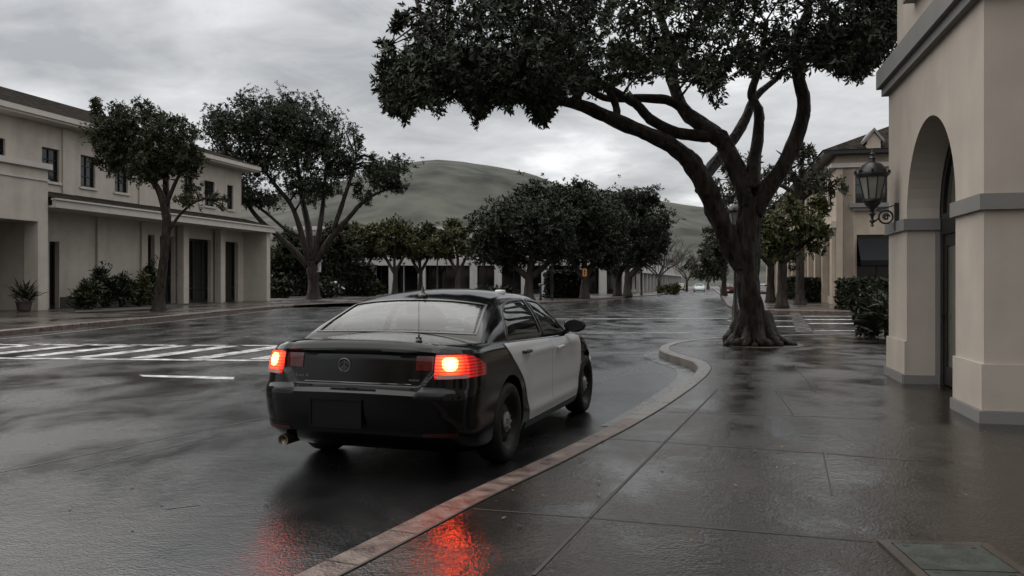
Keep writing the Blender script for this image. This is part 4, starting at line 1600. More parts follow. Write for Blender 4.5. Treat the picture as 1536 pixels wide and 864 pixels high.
# ---- shrubs, hedges, planters
def shrub(name, label, cat, base, size, n, leaf, lm, group=None, per=7, spiky=False, wid=.36):
    t = thing(name, label, cat, base, 0, group)
    bm = B()
    for k in range(7):
        a = rnd.uniform(0, 6.28)
        q = Vector((math.cos(a) * size[0] * .55, math.sin(a) * size[1] * .55, size[2] * rnd.uniform(.5, .85)))
        tube(bm, [Vector((q.x * .15, q.y * .15, -.03)), q * .5 + Vector((0, 0, .05)), q], [.02 * size[2] + .008, .016, .006], 5)
    obj("stem", bm, M_BARK, t)
    p, ax = blob_points((0, 0, size[2] * .52), (size[0], size[1], size[2] * .5), n, max(6, n // 22), .3, .3)
    p[:, 2] = np.maximum(p[:, 2], .06)
    if spiky:
        ax = ax * .4 + np.array([0, 0, 1.2])
    me = leaf_mesh("foliage", p, ax, leaf, per, wid)
    link("foliage", me, lm, t)
    return t


sh = [(135, 464.5, 19, 36, M_LEAF2, "low shrub at the left end of the planting strip by the cream building"), (157, 462, 18, 56, M_LEAF4, "tallest dark shrub of the planting strip by the cream building's wall"),
      (182, 461, 20, 44, M_LEAF2, "spiky shrub in the planting strip right of the tallest shrub"), (208, 460, 19, 42, M_LEAF3, "yellowish shrub in the planting strip just left of the slim tree's trunk"),
      (226, 458, 14, 50, M_LEAF4, "dark upright shrub in the planting strip touching the slim tree's trunk"), (261, 455, 22, 46, M_LEAF4, "dense dark shrub in the planting strip just right of the slim tree's trunk"), (288, 452, 16, 32, M_LEAF2, "low shrub before the cream building's wide shopfront")]
for x, y, hw, h, lm_, lb_ in sh:
    b_ = G(x, y, .15)
    s = b_.y / F
    shrub("wall_shrub", lb_, "shrub", b_, (hw * s, hw * s * .8, h * s), 260, .36, lm_, "shrubs along the cream building", 8, True, .22)
bp = G(36, 467, .15)
pt_ = thing("potted_palm", "spiky potted plant beside the portico pillar", "potted plant", bp)
bm = B()
lathe(bm, [(.22, 0), (.30, .05), (.36, .42), (.40, .45), (.40, .52), (.34, .52), (.32, .44)], n=20)
obj("pot", bm, mat("dull_clay", (0.045, 0.03, 0.025), .6, var=.3), pt_, 40)
me = leaf_mesh("foliage", np.array([[rnd.gauss(0, .12), rnd.gauss(0, .12), .6 + rnd.random() * .25] for _ in range(16)]), np.array([[rnd.gauss(0, .3), rnd.gauss(0, .3), 1] for _ in range(16)]), .72, 9, .10, .04)
link("foliage", me, M_LEAF2, pt_)
# planting bed behind the kerb of the left pavement
bm = B()
pts = [G(x, y, .16) for x, y in ((112, 468.5), (150, 467), (228, 463), (300, 455.5), (345, 450.5), (345, 448.5), (250, 452), (180, 456), (112, 461))]
polygon(bm, pts)
struct("planting_bed", bm, mat("dark_soil", (0.03, 0.024, 0.018), .8, var=.4, vscale=6, bump=.6, bscale=15))


def hedge(name, label, a, b_, w, h, lm, n, leaf=.2):
    """clipped hedge between two ground points: dense leaves over a dark core"""
    a, b_ = Vector(a), Vector(b_)
    t = thing(name, label, "hedge", a)
    d = b_ - a
    ln = d.length
    d.normalize()
    q = Vector((-d.y, d.x, 0))
    M = Matrix(((d.x, q.x, 0, 0), (d.y, q.y, 0, 0), (0, 0, 1, 0), (0, 0, 0, 1)))
    bm = B()
    box(bm, (ln / 2, 0, h * .46), (ln * .96, w * .8, h * .92), M, .05)
    obj("twigs", bm, mat("hedge_twigs", (0.012, 0.014, 0.008), .9, var=.4), t)
    u = rng.uniform(0, 1, (n, 3))
    f = rng.integers(0, 5, n)
    u[f == 0, 1] = 0
    u[f == 1, 1] = 1
    u[f >= 3, 2] = 1
    u[f == 2, 0] = np.round(u[f == 2, 0])
    p = np.stack([u[:, 0] * ln, (u[:, 1] - .5) * w, u[:, 2] * h], 1) + rng.normal(0, .05, (n, 3))
    p[:, 2] = np.maximum(p[:, 2], .03)
    R3 = np.array(M.to_3x3())
    ax = (p - np.array([ln / 2, 0, h / 2])) / np.array([ln, w, h]) + rng.normal(0, .3, (n, 3))
    me = leaf_mesh("foliage", p @ R3.T, ax @ R3.T, leaf, 6, .5)
    link("foliage", me, lm, t)
    return t


def gz(x, y):
    return G(x, y, .15)


hedge("box_hedge", "clipped box hedge in front of the tan building's awning shopfront", gz(1266, 464), gz(1360, 464), 1.6, 1.45, M_LEAF4, 1900, .22)
hedge("box_hedge", "square clipped hedge left of the tan building's corner", gz(1201, 453), gz(1227, 453), 1.6, 1.55, M_LEAF4, 900, .26)
hedge("box_hedge", "smaller clipped hedge farther along the tan building's colonnade", gz(1186, 448), gz(1204, 448), 1.6, 1.7, M_LEAF4, 700, .3)
hedge("long_hedge", "long dark hedge in front of the shops behind the broad tree", gz(415, 444), gz(556, 444), 2.0, 3.2, M_LEAF4, 2600, .5)
hedge("long_hedge", "dark hedge between the V-forked tree and the orange sign", gz(822, 447), gz(872, 447), 1.4, 2.2, M_LEAF4, 1300, .4)
fb_ = [(425, 447, 17, 26, M_LEAF2, "leafy shrub at the foot of the cream building's end wall"), (412, 445, 13, 34, M_LEAF4, "tall dark shrub against the cream building's end wall"), (565, 442, 12, 16, M_LEAF3, "bright green shrub at the foot of the first white column"),
       (650, 440, 28, 11, M_LEAF2, "low wide shrub below the twin-headed street lamp"), (745, 442, 26, 11, M_LEAF4, "low wide shrub between the white columns of the shops"), (1006, 440, 14, 12, M_LEAF3, "bright roadside shrub under the fan-shaped bare tree")]
for x, y, hw, h, lm_, lb_ in fb_:
    b_ = gz(x, y)
    s = b_.y / F
    shrub("far_shrub", lb_, "shrub", b_, (hw * s, hw * s * .6, h * s), 130, .6, lm_, "shrubs in front of the far shops", 7)
b_ = gz(496, 447)
s = b_.y / F
f_ = shrub("flowering_shrub", "shrub with white flowers to the right of the broad tree's trunk", "shrub", b_, (15 * s, 11 * s, 22 * s), 150, .55, M_LEAF5)
p, ax = blob_points((0, 0, 13 * s), (11 * s, 9 * s, 9 * s), 26, 8)
link("blossom", leaf_mesh("blossom", p, ax, .38, 5, .8), M_FLOWER, f_)

# planter bed with bushes at the near building's far corner
bed = smooth_line([G(x, y, .15) for x, y in ((1420, 570), (1350, 566), (1322, 555), (1300, 543), (1287, 531), (1292, 523), (1312, 518), (1350, 515), (1420, 513))], 5)
bm = B()
polygon(bm, [(p.x, p.y, .2) for p in bed])
struct("planter_soil", bm, mat("planter_soil", (0.035, 0.028, 0.02), .8, var=.4, vscale=8, bump=.5, bscale=20))
struct("planter_kerb", kerb_strip(bed, -0.16, 0.27, .1), M_KERB)
for x, y, hw, h, lm_, lb_, n_, lf, wd in ((1300, 503, 15, 66, M_LEAF4, "dark bush with broad leaves beside the near building's far corner", 170, .2, .5), (1330, 505, 20, 52, M_LEAF5, "grey spiky plant against the near building's far corner", 120, .5, .1)):
    b_ = G(x, y, .2)
    s = b_.y / F
    shrub("planter_bush", lb_, "shrub", b_, (hw * s, hw * s, h * s), n_, lf, lm_, None, 8, wd < .2, wd)

# fallen leaves: loose litter on the pavement, past counting
c_ = []
for (x, y, sx, sy, n_) in ((1400, 600, 40, 12, 46), (1030, 585, 14, 5, 30), (1500, 655, 30, 14, 34), (1150, 520, 30, 4, 60), (1250, 700, 190, 70, 22), (1000, 700, 120, 60, 8), (300, 690, 250, 60, 16), (1340, 580, 30, 10, 26), (760, 790, 70, 30, 12)):
    for _ in range(n_):
        q = G(rnd.gauss(x, sx), min(862, max(505, rnd.gauss(y, sy))), 0)
        near = min(kerb_r, key=lambda p: (p.x - q.x) ** 2 + (p.y - q.y) ** 2)
        z = .160 if q.x > near.x + .1 else .008
        c_.append((q.x, q.y, z))
c_ = np.array(c_)
me = leaf_mesh("fallen_leaves", c_, rng.normal(0, .12, (len(c_), 3)) + np.array([0, 0, 1.0]), .045, 1, .5, .1)
co = np.empty(len(me.vertices) * 3, np.float32)
me.vertices.foreach_get("co", co)
co = co.reshape(-1, 3)
z0 = np.repeat(c_[:, 2], 4)
co[:, 2] = z0 + np.abs(co[:, 2] - z0) * .25
me.vertices.foreach_set("co", co.ravel())
tag(link("fallen_leaves", me, M_DRY), "scattered yellow and brown fallen leaves on the wet pavement", "leaves", None, "stuff")

# ================================================================== STREET FURNITURE
def lantern_parts(t, z0=0.0, s=1.0, faces=8):
    """six sided lantern standing at height z0 above the thing's origin"""
    T = Matrix.Translation((0, 0, z0)) @ Matrix.Scale(s, 4)
    bm = B()
    lathe(bm, [(.255, .41), (.275, .425), (.275, .455), (.235, .47), (.215, .53), (.165, .60), (.095, .645), (.055, .66), (.05, .70), (.07, .71), (.05, .73), (.03, .76), (.045, .785), (.02, .81), (.012, .86), (0.0, .88)], n=faces * 3, M=T)
    for k in range(faces):
        a = 2 * math.pi * (k + .5) / faces
        box(bm, (.265 * math.cos(a), .265 * math.sin(a), .475), (.035, .035, .06), T)
    obj("lantern_roof", bm, M_IRON, t, 35)
    bm = B()
    lathe(bm, [(.13, .0), (.225, .408)], n=faces, M=T, cap=False)
    obj("lantern_glass", bm, M_FROST, t)
    bm = B()
    for k in range(faces):
        a = 2 * math.pi * k / faces
        tube(bm, [T @ Vector((.133 * math.cos(a), .133 * math.sin(a), 0)), T @ Vector((.228 * math.cos(a), .228 * math.sin(a), .41))], .011 * s, 6)
    lathe(bm, [(.14, -.03), (.155, -.02), (.155, .012), (.14, .02)], n=faces * 2, M=T)
    lathe(bm, [(.235, .385), (.25, .40), (.25, .412)], n=faces * 2, M=T)
    lathe(bm, [(.0, -.46), (.03, -.44), (.015, -.40), (.05, -.36), (.02, -.32), (.028, -.27), (.06, -.24), (.03, -.2), (.045, -.15), (.11, -.09), (.14, -.032)], n=14, M=T)
    obj("lantern_frame", bm, M_IRON, t, 40)


wl = thing("wall_lantern", "black iron lantern on a scroll bracket fixed to the near beige building", "lantern")
wp = RB.at(3.93, W0 - .003, 0)
lp = RB.at(3.93, W0 - .36, 0)
wl.location = (lp.x, lp.y, 2.75)
lantern_parts(wl, 0.02, .86)
bm = B()
v = RB.v
plate = [v * .335 + Vector((0, 0, z)) for z in (-.42, -.05)]
box(bm, (0, 0, 0), (.05, .07, .40), Matrix.Translation(v * .33 + Vector((0, 0, -.23))) @ Matrix.Rotation(-STREET, 4, 'Z'))
obj("wall_plate", bm, M_IRON, wl)
bm = B()
ring = [v * (.185 + .095 * math.cos(a)) + Vector((0, 0, -.23 + .095 * math.sin(a))) for a in np.linspace(0, 2 * math.pi, 25)]
tube(bm, ring, .014, 8)
sp = [v * (.185 + .055 * (1 - k / 22) * math.cos(k * .55)) + Vector((0, 0, -.23 + .055 * (1 - k / 22) * math.sin(k * .55))) for k in range(20)]
tube(bm, sp, .011, 6)
for a in (0.9, 2.3, 3.9, 5.4):
    q = v * (.185 + .03 * math.cos(a)) + Vector((0, 0, -.23 + .03 * math.sin(a)))
    bmesh.ops.create_icosphere(bm, subdivisions=1, radius=.02, matrix=Matrix.Translation(q))
tube(bm, [v * .06 + Vector((0, 0, -.12)), v * .18 + Vector((0, 0, -.10)), v * .30 + Vector((0, 0, -.06))], .011, 6)
tube(bm, [v * .02 + Vector((0, 0, -.30)), v * .10 + Vector((0, 0, -.24))], .014, 6)
obj("scroll_bracket", bm, M_IRON, wl, 60)

sl = thing("street_lamp", "black post lamp with a glass lantern partly hidden behind the big tree's trunk", "street lamp", G(1103, 495, .15))
Zl = sl.location.y
zl = EYE + (HY - 338) / F * Zl - .15
lantern_parts(sl, zl, .98)
bm = B()
lathe(bm, [(.18, 0), (.18, .1), (.12, .2), (.10, .7), (.07, .8), (.05, 1.2), (.045, zl - .5), (.06, zl - .45), (.04, zl - .4)], n=14)
obj("post", bm, M_IRON, sl, 40)

tw = thing("twin_street_lamp", "tall dark street lamp with two white heads in front of the shops", "street lamp", gz(656, 443))
Zl = tw.location.y
zl = EYE + (HY - 362) / F * Zl - .15
bm = B()
lathe(bm, [(.2, 0), (.16, .5), (.09, .6), (.07, zl - .1)], n=12)
tube(bm, [Vector((-.42, 0, zl - .1)), Vector((.42, 0, zl - .1))], .05, 8)
obj("post", bm, M_DARK, tw, 40)
for sx in (-.36, .36):
    bm = B()
    lathe(bm, [(.10, 0), (.24, .1), (.26, .45), (.14, .62), (0, .68)], (sx, 0, zl - .06), 12)
    obj("lamp_head", bm, M_FROST, tw, 40)


def post_sign(name, label, px, py, sx0, sx1, sy0, sy1, m, glyph, pole_top=None, w=.05, pm=M_BARKG, gm=M_DARK, Zoff=0):
    b_ = gz(px, py)
    s = b_.y / F
    t = thing(name, label, "sign", b_)
    z = lambda y: EYE + (HY - y) * s - .15
    bm = B()
    top = z(pole_top if pole_top else sy0)
    lathe(bm, [(w, 0), (w, top)], n=10)
    obj("post", bm, pm, t, 60)
    bm = B()
    x0, x1 = (sx0 - px) * s, (sx1 - px) * s
    box(bm, ((x0 + x1) / 2, -w - .03, (z(sy0) + z(sy1)) / 2), (x1 - x0, .03, z(sy0) - z(sy1)), None, .008)
    pn = obj("sign_panel", bm, m, t)
    bm = B()
    W, H = x1 - x0, z(sy0) - z(sy1)
    cx, cz = (x0 + x1) / 2, (z(sy0) + z(sy1)) / 2
    for gx, gz_, gw, gh in glyph:
        box(bm, (cx + gx * W, -w - .052, cz + gz_ * H), (gw * W, .006, gh * H))
    obj("sign_mark", bm, gm, pn)
    return t


post_sign("kerb_sign", "white rectangular sign with a dark mark on a thin post by the broad tree's trunk", 478, 448.5, 470, 482, 393, 408, mat("sign_white", (.62, .60, .62), .4), [(0, .05, .14, .5), (-.1, .2, .2, .1), (0, -.22, .36, .1), (-.02, -.36, .5, .06)])
post_sign("tall_sign", "tall thin pole with a small red and white sign near its top", 828, 449.5, 824.5, 831, 343, 356, mat("sign_red", (.30, .14, .11), .5, var=.2), [(0, .25, .6, .25), (0, -.2, .5, .3)], 338, .11, M_BARKG, mat("sign_faded_white", (.45, .42, .40), .5))
post_sign("orange_sign", "small orange sign with a black figure in front of the corner evergreens", 877, 448.8, 873.8, 880, 403, 414.5, mat("sign_orange", (.55, .24, .04), .5), [(0, .2, .3, .25), (0, -.12, .22, .4)], 402, .05)

# cast lid in the pavement
ul = thing("utility_cover", "green-grey metal utility cover with two lids set in the wet pavement", "utility cover", G(1338, 817, .154))
ex = (G(1470, 821, .15) - G(1338, 817, .15))
ey = (G(1351, 854.5, .15) - G(1338, 817, .15))
ex.z = ey.z = 0
wx, wy = ex.length, ey.length
ex.normalize()
ey = Vector((ex.y, -ex.x, 0))
M = Matrix(((ex.x, ey.x, 0, 0), (ex.y, ey.y, 0, 0), (0, 0, 1, 0), (0, 0, 0, 1)))
bm = B()
bx = .055
for c_, s_ in (((wx / 2, -bx / 2 - .004, .003), (wx + .12, bx, .012)), ((wx / 2, wy * 2 + bx / 2 + .008, .003), (wx + .12, bx, .012)), ((-bx / 2 - .004, wy, .003), (bx, wy * 2 + .008, .012)), ((wx + bx / 2 + .004, wy, .003), (bx, wy * 2 + .008, .012))):
    box(bm, c_, s_, M)
obj("frame", bm, M_PAVE, ul)
for k in range(2):
    bm = B()
    box(bm, (wx / 2, wy * (k + .5) + k * .006, .004), (wx - .006, wy - .006, .014), M, .003)
    ld = obj("lid", bm, M_GREEN, ul)
    for q in (.12, .88):
        bm = B()
        box(bm, (wx * q, wy * (k + .12), .0115), (.03, .012, .003), M)
        obj("lift_slot", bm, M_JOINT, ld)
bm = B()
box(bm, (wx / 2, wy, -.0005), (wx + .004, wy * 2 + .01, .004), M)
obj("gap", bm, M_JOINT, ul)

for nm, lb_, px, py, yt, w_, m_ in (("bollard_lamp", "short dark bollard with a white cap beside the V-forked corner trunk", 811, 450, 425, .10, M_DARK), ("path_lamp", "pale slim lamp post with a flat cap among the small shop-front trees", 606, 442, 393, .10, M_BAND),
                                ("path_lamp", "dark slim lamp post on the pavement by the white row building", 962, 443, 404, .13, M_DARK)):
    b_ = gz(px, py)
    h_ = (HY - yt) / F * b_.y + EYE - .15
    t = thing(nm, lb_, "lamp post", b_)
    bm = B()
    lathe(bm, [(w_ * 1.5, 0), (w_ * 1.5, .12), (w_, .2), (w_ * .8, h_ - .25)], n=12)
    obj("post", bm, m_, t, 40)
    bm = B()
    lathe(bm, [(w_ * .8, h_ - .249), (w_ * 2.0, h_ - .18), (w_ * 2.0, h_ - .06), (w_ * .9, h_)], n=14)
    obj("lamp_cap", bm, M_FROST if nm == "bollard_lamp" else m_, t, 40)

# ================================================================== CARS
LAM = np.array([0, .08, .2, .35, .48, .57, .60, .635, .75, .86, .94, .98, 1.0])
XR = np.array([-.72, -.92, -1.05, -1.09, -1.10, -1.10, -1.085, -1.06, -1.045, -1.03, -1.01, -.985, -.955])
XF = np.array([3.66, 3.78, 3.85, 3.89, 3.90, 3.88, 3.87, 3.86, 3.82, 3.77, 3.70, 3.64, 3.58])
WD = np.array([.90, .932, .944, .945, .957, .962, .962, .961, .956, .946, .927, .905, .882])
ZB = .20
X_EDGE = np.array([-1.2, -.9, -.4, .1, .8, 1.5, 2.2, 2.6, 3.2, 3.6, 3.95])
Z_EDGE = np.array([1.035, 1.045, 1.05, 1.045, 1.025, 1.005, .985, .965, .90, .83, .74])
X_CR = np.array([-1.2, -.9, -.4, 2.5, 3.2, 3.9])
C_CR = np.array([.035, .055, .08, .085, .085, .06])


def z_edge(x):
    return np.interp(x, X_EDGE, Z_EDGE)


def z_top(x, y):
    return z_edge(x) + np.interp(x, X_CR, C_CR) * (1 - np.minimum(1, np.abs(y) / .88) ** 2.2)


def outline(lam, nr=64, nm=80, nf=24):
    """half plan of the body at this level: x and half width from the rear centre round to the front centre"""
    xr, xf, w = np.interp(lam, LAM, XR), np.interp(lam, LAM, XF), np.interp(lam, LAM, WD)
    pr, ar = 4.6, .60
    yr = np.concatenate([np.linspace(0, .93, nr - 12, endpoint=False), .93 + .07 * np.sin(np.linspace(0, math.pi / 2, 12))])
    er = 1 - np.maximum(0, 1 - yr ** pr) ** (1 / pr)
    pf, af = 2.5, 1.0
    b_ = np.linspace(math.pi / 2, 0, nf)
    ef = 1 - np.cos(b_) ** (2 / pf)
    yf = np.sin(b_) ** (2 / pf)
    xm = np.linspace(xr + ar, xf - af, nm)[1:-1]
    x = np.concatenate([xr + er * ar, xm, xf - ef * af])
    y = np.concatenate([yr, np.ones(nm - 2), yf]) * w
    return x, y * (1 - .025 * ((x - 1.4) / 2.5) ** 2)


def body_xyz(lam, x, y):
    z = ZB + lam * (z_top(x, y) - ZB)
    # the boot lid face is set back between the lamps
    zc = .705 + .13 * sm((np.abs(y) - .52) / .14)
    dep = .055 * sm((z - zc) / .045) * (1 - sm((np.abs(y) - .63) / .06)) * (1 - .55 * sm((z - .985) / .03)) * (x < -.3)
    x = x + dep
    # shoulder crease along the doors and a hollow below it
    cr = np.exp(-((z - .90) / .03) ** 2) * .012 - np.exp(-((z - .70) / .13) ** 2) * .020 + np.exp(-((z - .36) / .05) ** 2) * .012
    cr = cr * sm((x - .35) / .4) * (1 - sm((x - 2.2) / .4))
    return x, y + cr * (y > .5), z


def on_body(ell, z):
    """point of the right flank/tail at arc length ell from the tail's centre and height z"""
    lam = (z - ZB) / (1.045 - ZB)
    for _ in range(3):
        x, y = outline(lam)
        d = np.concatenate([[0], np.cumsum(np.hypot(np.diff(x), np.diff(y)))])
        px, py = np.interp(ell, d, x), np.interp(ell, d, y)
        lam = (z - ZB) / (z_top(px, py) - ZB)
    X_, Y_, Z_ = body_xyz(lam, px, py)
    return np.array([float(X_), -float(Y_), float(z)])


def on_side(x, z):
    """point of the right flank at x, z"""
    lam = (z - ZB) / (z_top(x, .9) - ZB)
    xo, yo = outline(lam)
    k = np.argmax(yo > .93 * yo.max())
    y = np.interp(x, xo, yo)
    X_, Y_, Z_ = body_xyz(lam, x, y)
    return np.array([x, -float(Y_), z])


def patch(bm, fn, us, vs_, off=.005, skirt=.012, mirror=False):
    """thin shell over a surface fn(u, v): raised by off, with a skirt back down"""
    g = np.array([[fn(u, v) for v in vs_] for u in us])
    du = np.gradient(g, axis=0)
    dv = np.gradient(g, axis=1)
    n = np.cross(du, dv)
    n /= np.maximum(np.linalg.norm(n, axis=2, keepdims=True), 1e-9)
    cen = np.array([1.3, 0, .55])
    if np.mean(np.sum(n * (g - cen), axis=2)) < 0:
        n = -n
    top = g + n * off
    low = g + n * (off - skirt)
    if mirror:
        top = top * np.array([1, -1, 1])
        low = low * np.array([1, -1, 1])
    a, b_ = top.shape[:2]
    V = [[bm.verts.new(top[i, j]) for j in range(b_)] for i in range(a)]
    for i in range(a - 1):
        for j in range(b_ - 1):
            bm.faces.new((V[i][j], V[i + 1][j], V[i + 1][j + 1], V[i][j + 1]))
    edge = [(i, 0) for i in range(a)] + [(a - 1, j) for j in range(1, b_)] + [(i, b_ - 1) for i in range(a - 2, -1, -1)] + [(0, j) for j in range(b_ - 2, 0, -1)]
    W = [bm.verts.new(low[i, j]) for i, j in edge]
    for k in range(len(edge)):
        (i, j), (i2, j2) = edge[k], edge[(k + 1) % len(edge)]
        bm.faces.new((V[i][j], V[i2][j2], W[(k + 1) % len(edge)], W[k]))


# ---- greenhouse
GX = np.array([-.46, -.36, -.20, 0, .15, .30, .50, .80, 1.1, 1.4, 1.65, 1.9, 2.2, 2.5, 2.66])
GT = np.array([1.045, 1.118, 1.215, 1.315, 1.382, 1.428, 1.464, 1.490, 1.497, 1.487, 1.458, 1.385, 1.25, 1.095, 1.02])
GYR = np.array([.83, .81, .78, .735, .705, .685, .668, .655, .650, .648, .65, .66, .685, .73, .76])


def _cub(x, X_, Y_):
    k = int(np.clip(np.searchsorted(X_, x) - 1, 0, len(X_) - 2))
    def sl(i):
        i0, i1 = max(i - 1, 0), min(i + 1, len(X_) - 1)
        return (Y_[i1] - Y_[i0]) / (X_[i1] - X_[i0])
    h = X_[k + 1] - X_[k]
    t = (x - X_[k]) / h
    return ((2 * t ** 3 - 3 * t * t + 1) * Y_[k] + (t ** 3 - 2 * t * t + t) * h * sl(k) + (-2 * t ** 3 + 3 * t * t) * Y_[k + 1] + (t ** 3 - t * t) * h * sl(k + 1))


def _gh(x, t):
    yb = .892 - .02 * ((x - 1.1) / 1.5) ** 2
    zb = float(z_edge(x)) - .012
    T = _cub(x, GX, GT)
    yr = _cub(x, GX, GYR)
    zr = zb + max(.004, (T - zb)) * .86
    if t <= 1:
        q = math.sin(math.pi * max(t, 0)) * .030 * min(1, max(0, (T - zb) / .4))
        return np.array([x, -(lerp(yb, yr, t) + q), lerp(zb, zr, t) + q * .3])
    r = 2 - t
    return np.array([x, -yr * r, zr + (T - zr) * (1 - abs(r) ** 2.3)])


def gh(x, t):
    """greenhouse surface: t 0 belt (right), 1 roof rail, 2 centre line, 3 and 4 on the left"""
    if t > 2:
        p = gh(x, 4 - t)
        return p * np.array([1, -1, 1])
    d = .10
    ps = [_gh(x, max(0, t + k * d)) if t + k * d <= 2 else _gh(x, 4 - t - k * d) * np.array([1, -1, 1]) for k in (-1, -.5, 0, .5, 1)] if t > d else [_gh(x, t)]
    return np.mean(ps, axis=0)


TT = np.array([.10, .3, .5, .7, .82, .90])
W_REAR = (np.array([.10, .15, .20, .29, .42, .62]), np.full(6, 1.17))
W_FRONT = (np.full(6, 1.27), np.array([2.30, 2.17, 2.03, 1.88, 1.78, 1.66]))
RG = (-.335, .195)           # rear glass along x
WS = (1.74, 2.52)            # windscreen


def glass_mesh(bm, kind, mirror=False, off=-.004):
    if kind in ('rear_side', 'front_side'):
        xl, xr = W_REAR if kind == 'rear_side' else W_FRONT
        f = lambda u, v: gh(lerp(np.interp(v, TT, xl), np.interp(v, TT, xr), u), v)
        patch(bm, f, np.linspace(0, 1, 16), np.linspace(.10, .90, 12), off, .004, mirror)
    else:
        a, b_ = RG if kind == 'rear' else WS
        f = lambda u, v: gh(lerp(a, b_, u), v)
        patch(bm, f, np.linspace(0, 1, 16), np.linspace(1.06, 2.94, 31), off, .004)


def trim_mesh(bm, kind, mirror=False, w=.026):
    """rubber and gloss trim round a window opening"""
    loop = []
    if kind in ('rear_side', 'front_side'):
        xl, xr = W_REAR if kind == 'rear_side' else W_FRONT
        vs_ = np.linspace(.10, .90, 14)
        loop += [(np.interp(v, TT, xl), v) for v in vs_]
        loop += [(lerp(np.interp(.9, TT, xl), np.interp(.9, TT, xr), u), .90) for u in np.linspace(0, 1, 12)[1:-1]]
        loop += [(np.interp(v, TT, xr), v) for v in vs_[::-1]]
        loop += [(lerp(np.interp(.1, TT, xr), np.interp(.1, TT, xl), u), .10) for u in np.linspace(0, 1, 14)[1:-1]]
    else:
        a, b_ = RG if kind == 'rear' else WS
        loop += [(a, v) for v in np.linspace(1.06, 2.94, 24)]
        loop += [(u, 2.94) for u in np.linspace(a, b_, 12)[1:-1]]
        loop += [(b_, v) for v in np.linspace(2.94, 1.06, 24)]
        loop += [(u, 1.06) for u in np.linspace(b_, a, 12)[1:-1]]
    P3 = np.array([gh(*q) for q in loop])
    n = len(loop)
    cen = P3.mean(axis=0)
    N3 = []
    for (x, t) in loop:
        dx = gh(x + .01, t) - gh(x - .01, t)
        dt = gh(x, t + .01) - gh(x, t - .01)
        nn = np.cross(dx, dt)
        nn /= max(np.linalg.norm(nn), 1e-9)
        if np.dot(nn, gh(x, t) - np.array([1.0, 0, .9])) < 0:
            nn = -nn
        N3.append(nn)
    N3 = np.array(N3)
    rows = []
    for i in range(n):
        tg = P3[(i + 1) % n] - P3[i - 1]
        o = np.cross(tg, N3[i])
        o /= max(np.linalg.norm(o), 1e-9)
        if np.dot(o, P3[i] - cen) < 0:
            o = -o
        p = [P3[i] - o * w * .55 - N3[i] * .008, P3[i] - o * w * .5 + N3[i] * .004, P3[i] + o * w * .55 + N3[i] * .005, P3[i] + o * w * .7 - N3[i] * .006]
        if mirror:
            p = [q * np.array([1, -1, 1]) for q in p]
        rows.append([bm.verts.new(q) for q in p])
    for i in range(n):
        a, b_ = rows[i], rows[(i + 1) % n]
        for k in range(3):
            bm.faces.new((a[k], b_[k], b_[k + 1], a[k + 1]))


def in_window(x, t):
    tt = t if t <= 2 else 4 - t
    if .10 < tt < .90:
        for xl, xr in (W_REAR, W_FRONT):
            if np.interp(tt, TT, xl) < x < np.interp(tt, TT, xr):
                return True
    if tt > 1.06 and (RG[0] < x < RG[1] or WS[0] < x < WS[1]):
        return True
    return False


def lower_body():
    lams = np.unique(np.concatenate([np.linspace(0, .60, 18), np.linspace(.60, .80, 22), np.linspace(.80, .94, 9), np.linspace(.94, 1, 7)]))
    bm = B()
    rings = []
    for lam in lams:
        x, y = outline(lam)
        X_, Y_, Z_ = body_xyz(lam, x, y)
        n = len(x)
        right = [bm.verts.new((X_[i], -Y_[i], Z_[i])) for i in range(n)]
        left = [right[0]] + [bm.verts.new((X_[i], Y_[i], Z_[i])) for i in range(1, n - 1)] + [right[-1]]
        rings.append((right, left))
    for (r0, l0), (r1, l1) in zip(rings, rings[1:]):
        for i in range(n - 1):
            bm.faces.new((r0[i], r0[i + 1], r1[i + 1], r1[i]))
            bm.faces.new((l0[i + 1], l0[i], l1[i], l1[i + 1]))
    M_ = 18
    right, left = rings[-1]
    rows = [[right[0]]]
    for i in range(1, n - 1):
        a, b_ = right[i].co, left[i].co
        row = [right[i]]
        for k in range(1, M_):
            y = lerp(a.y, b_.y, k / M_)
            x = a.x
            z = float(z_top(x, y)) if abs(y) < .999 * abs(a.y) else a.z
            row.append(bm.verts.new((x, y, z)))
        row.append(left[i])
        rows.append(row)
    for k in range(M_):
        bm.faces.new((rows[0][0], rows[1][k + 1], rows[1][k]))
        bm.faces.new((right[-1], rows[-1][k], rows[-1][k + 1]))
    for a, b_ in zip(rows[1:], rows[2:]):
        for k in range(M_):
            bm.faces.new((a[k], a[k + 1], b_[k + 1], b_[k]))
    r0, l0 = rings[0]
    bm.faces.new(r0 + l0[-2:0:-1])
    bmesh.ops.recalc_face_normals(bm, faces=bm.faces)
    return bm


WR = .345
WB = 2.93


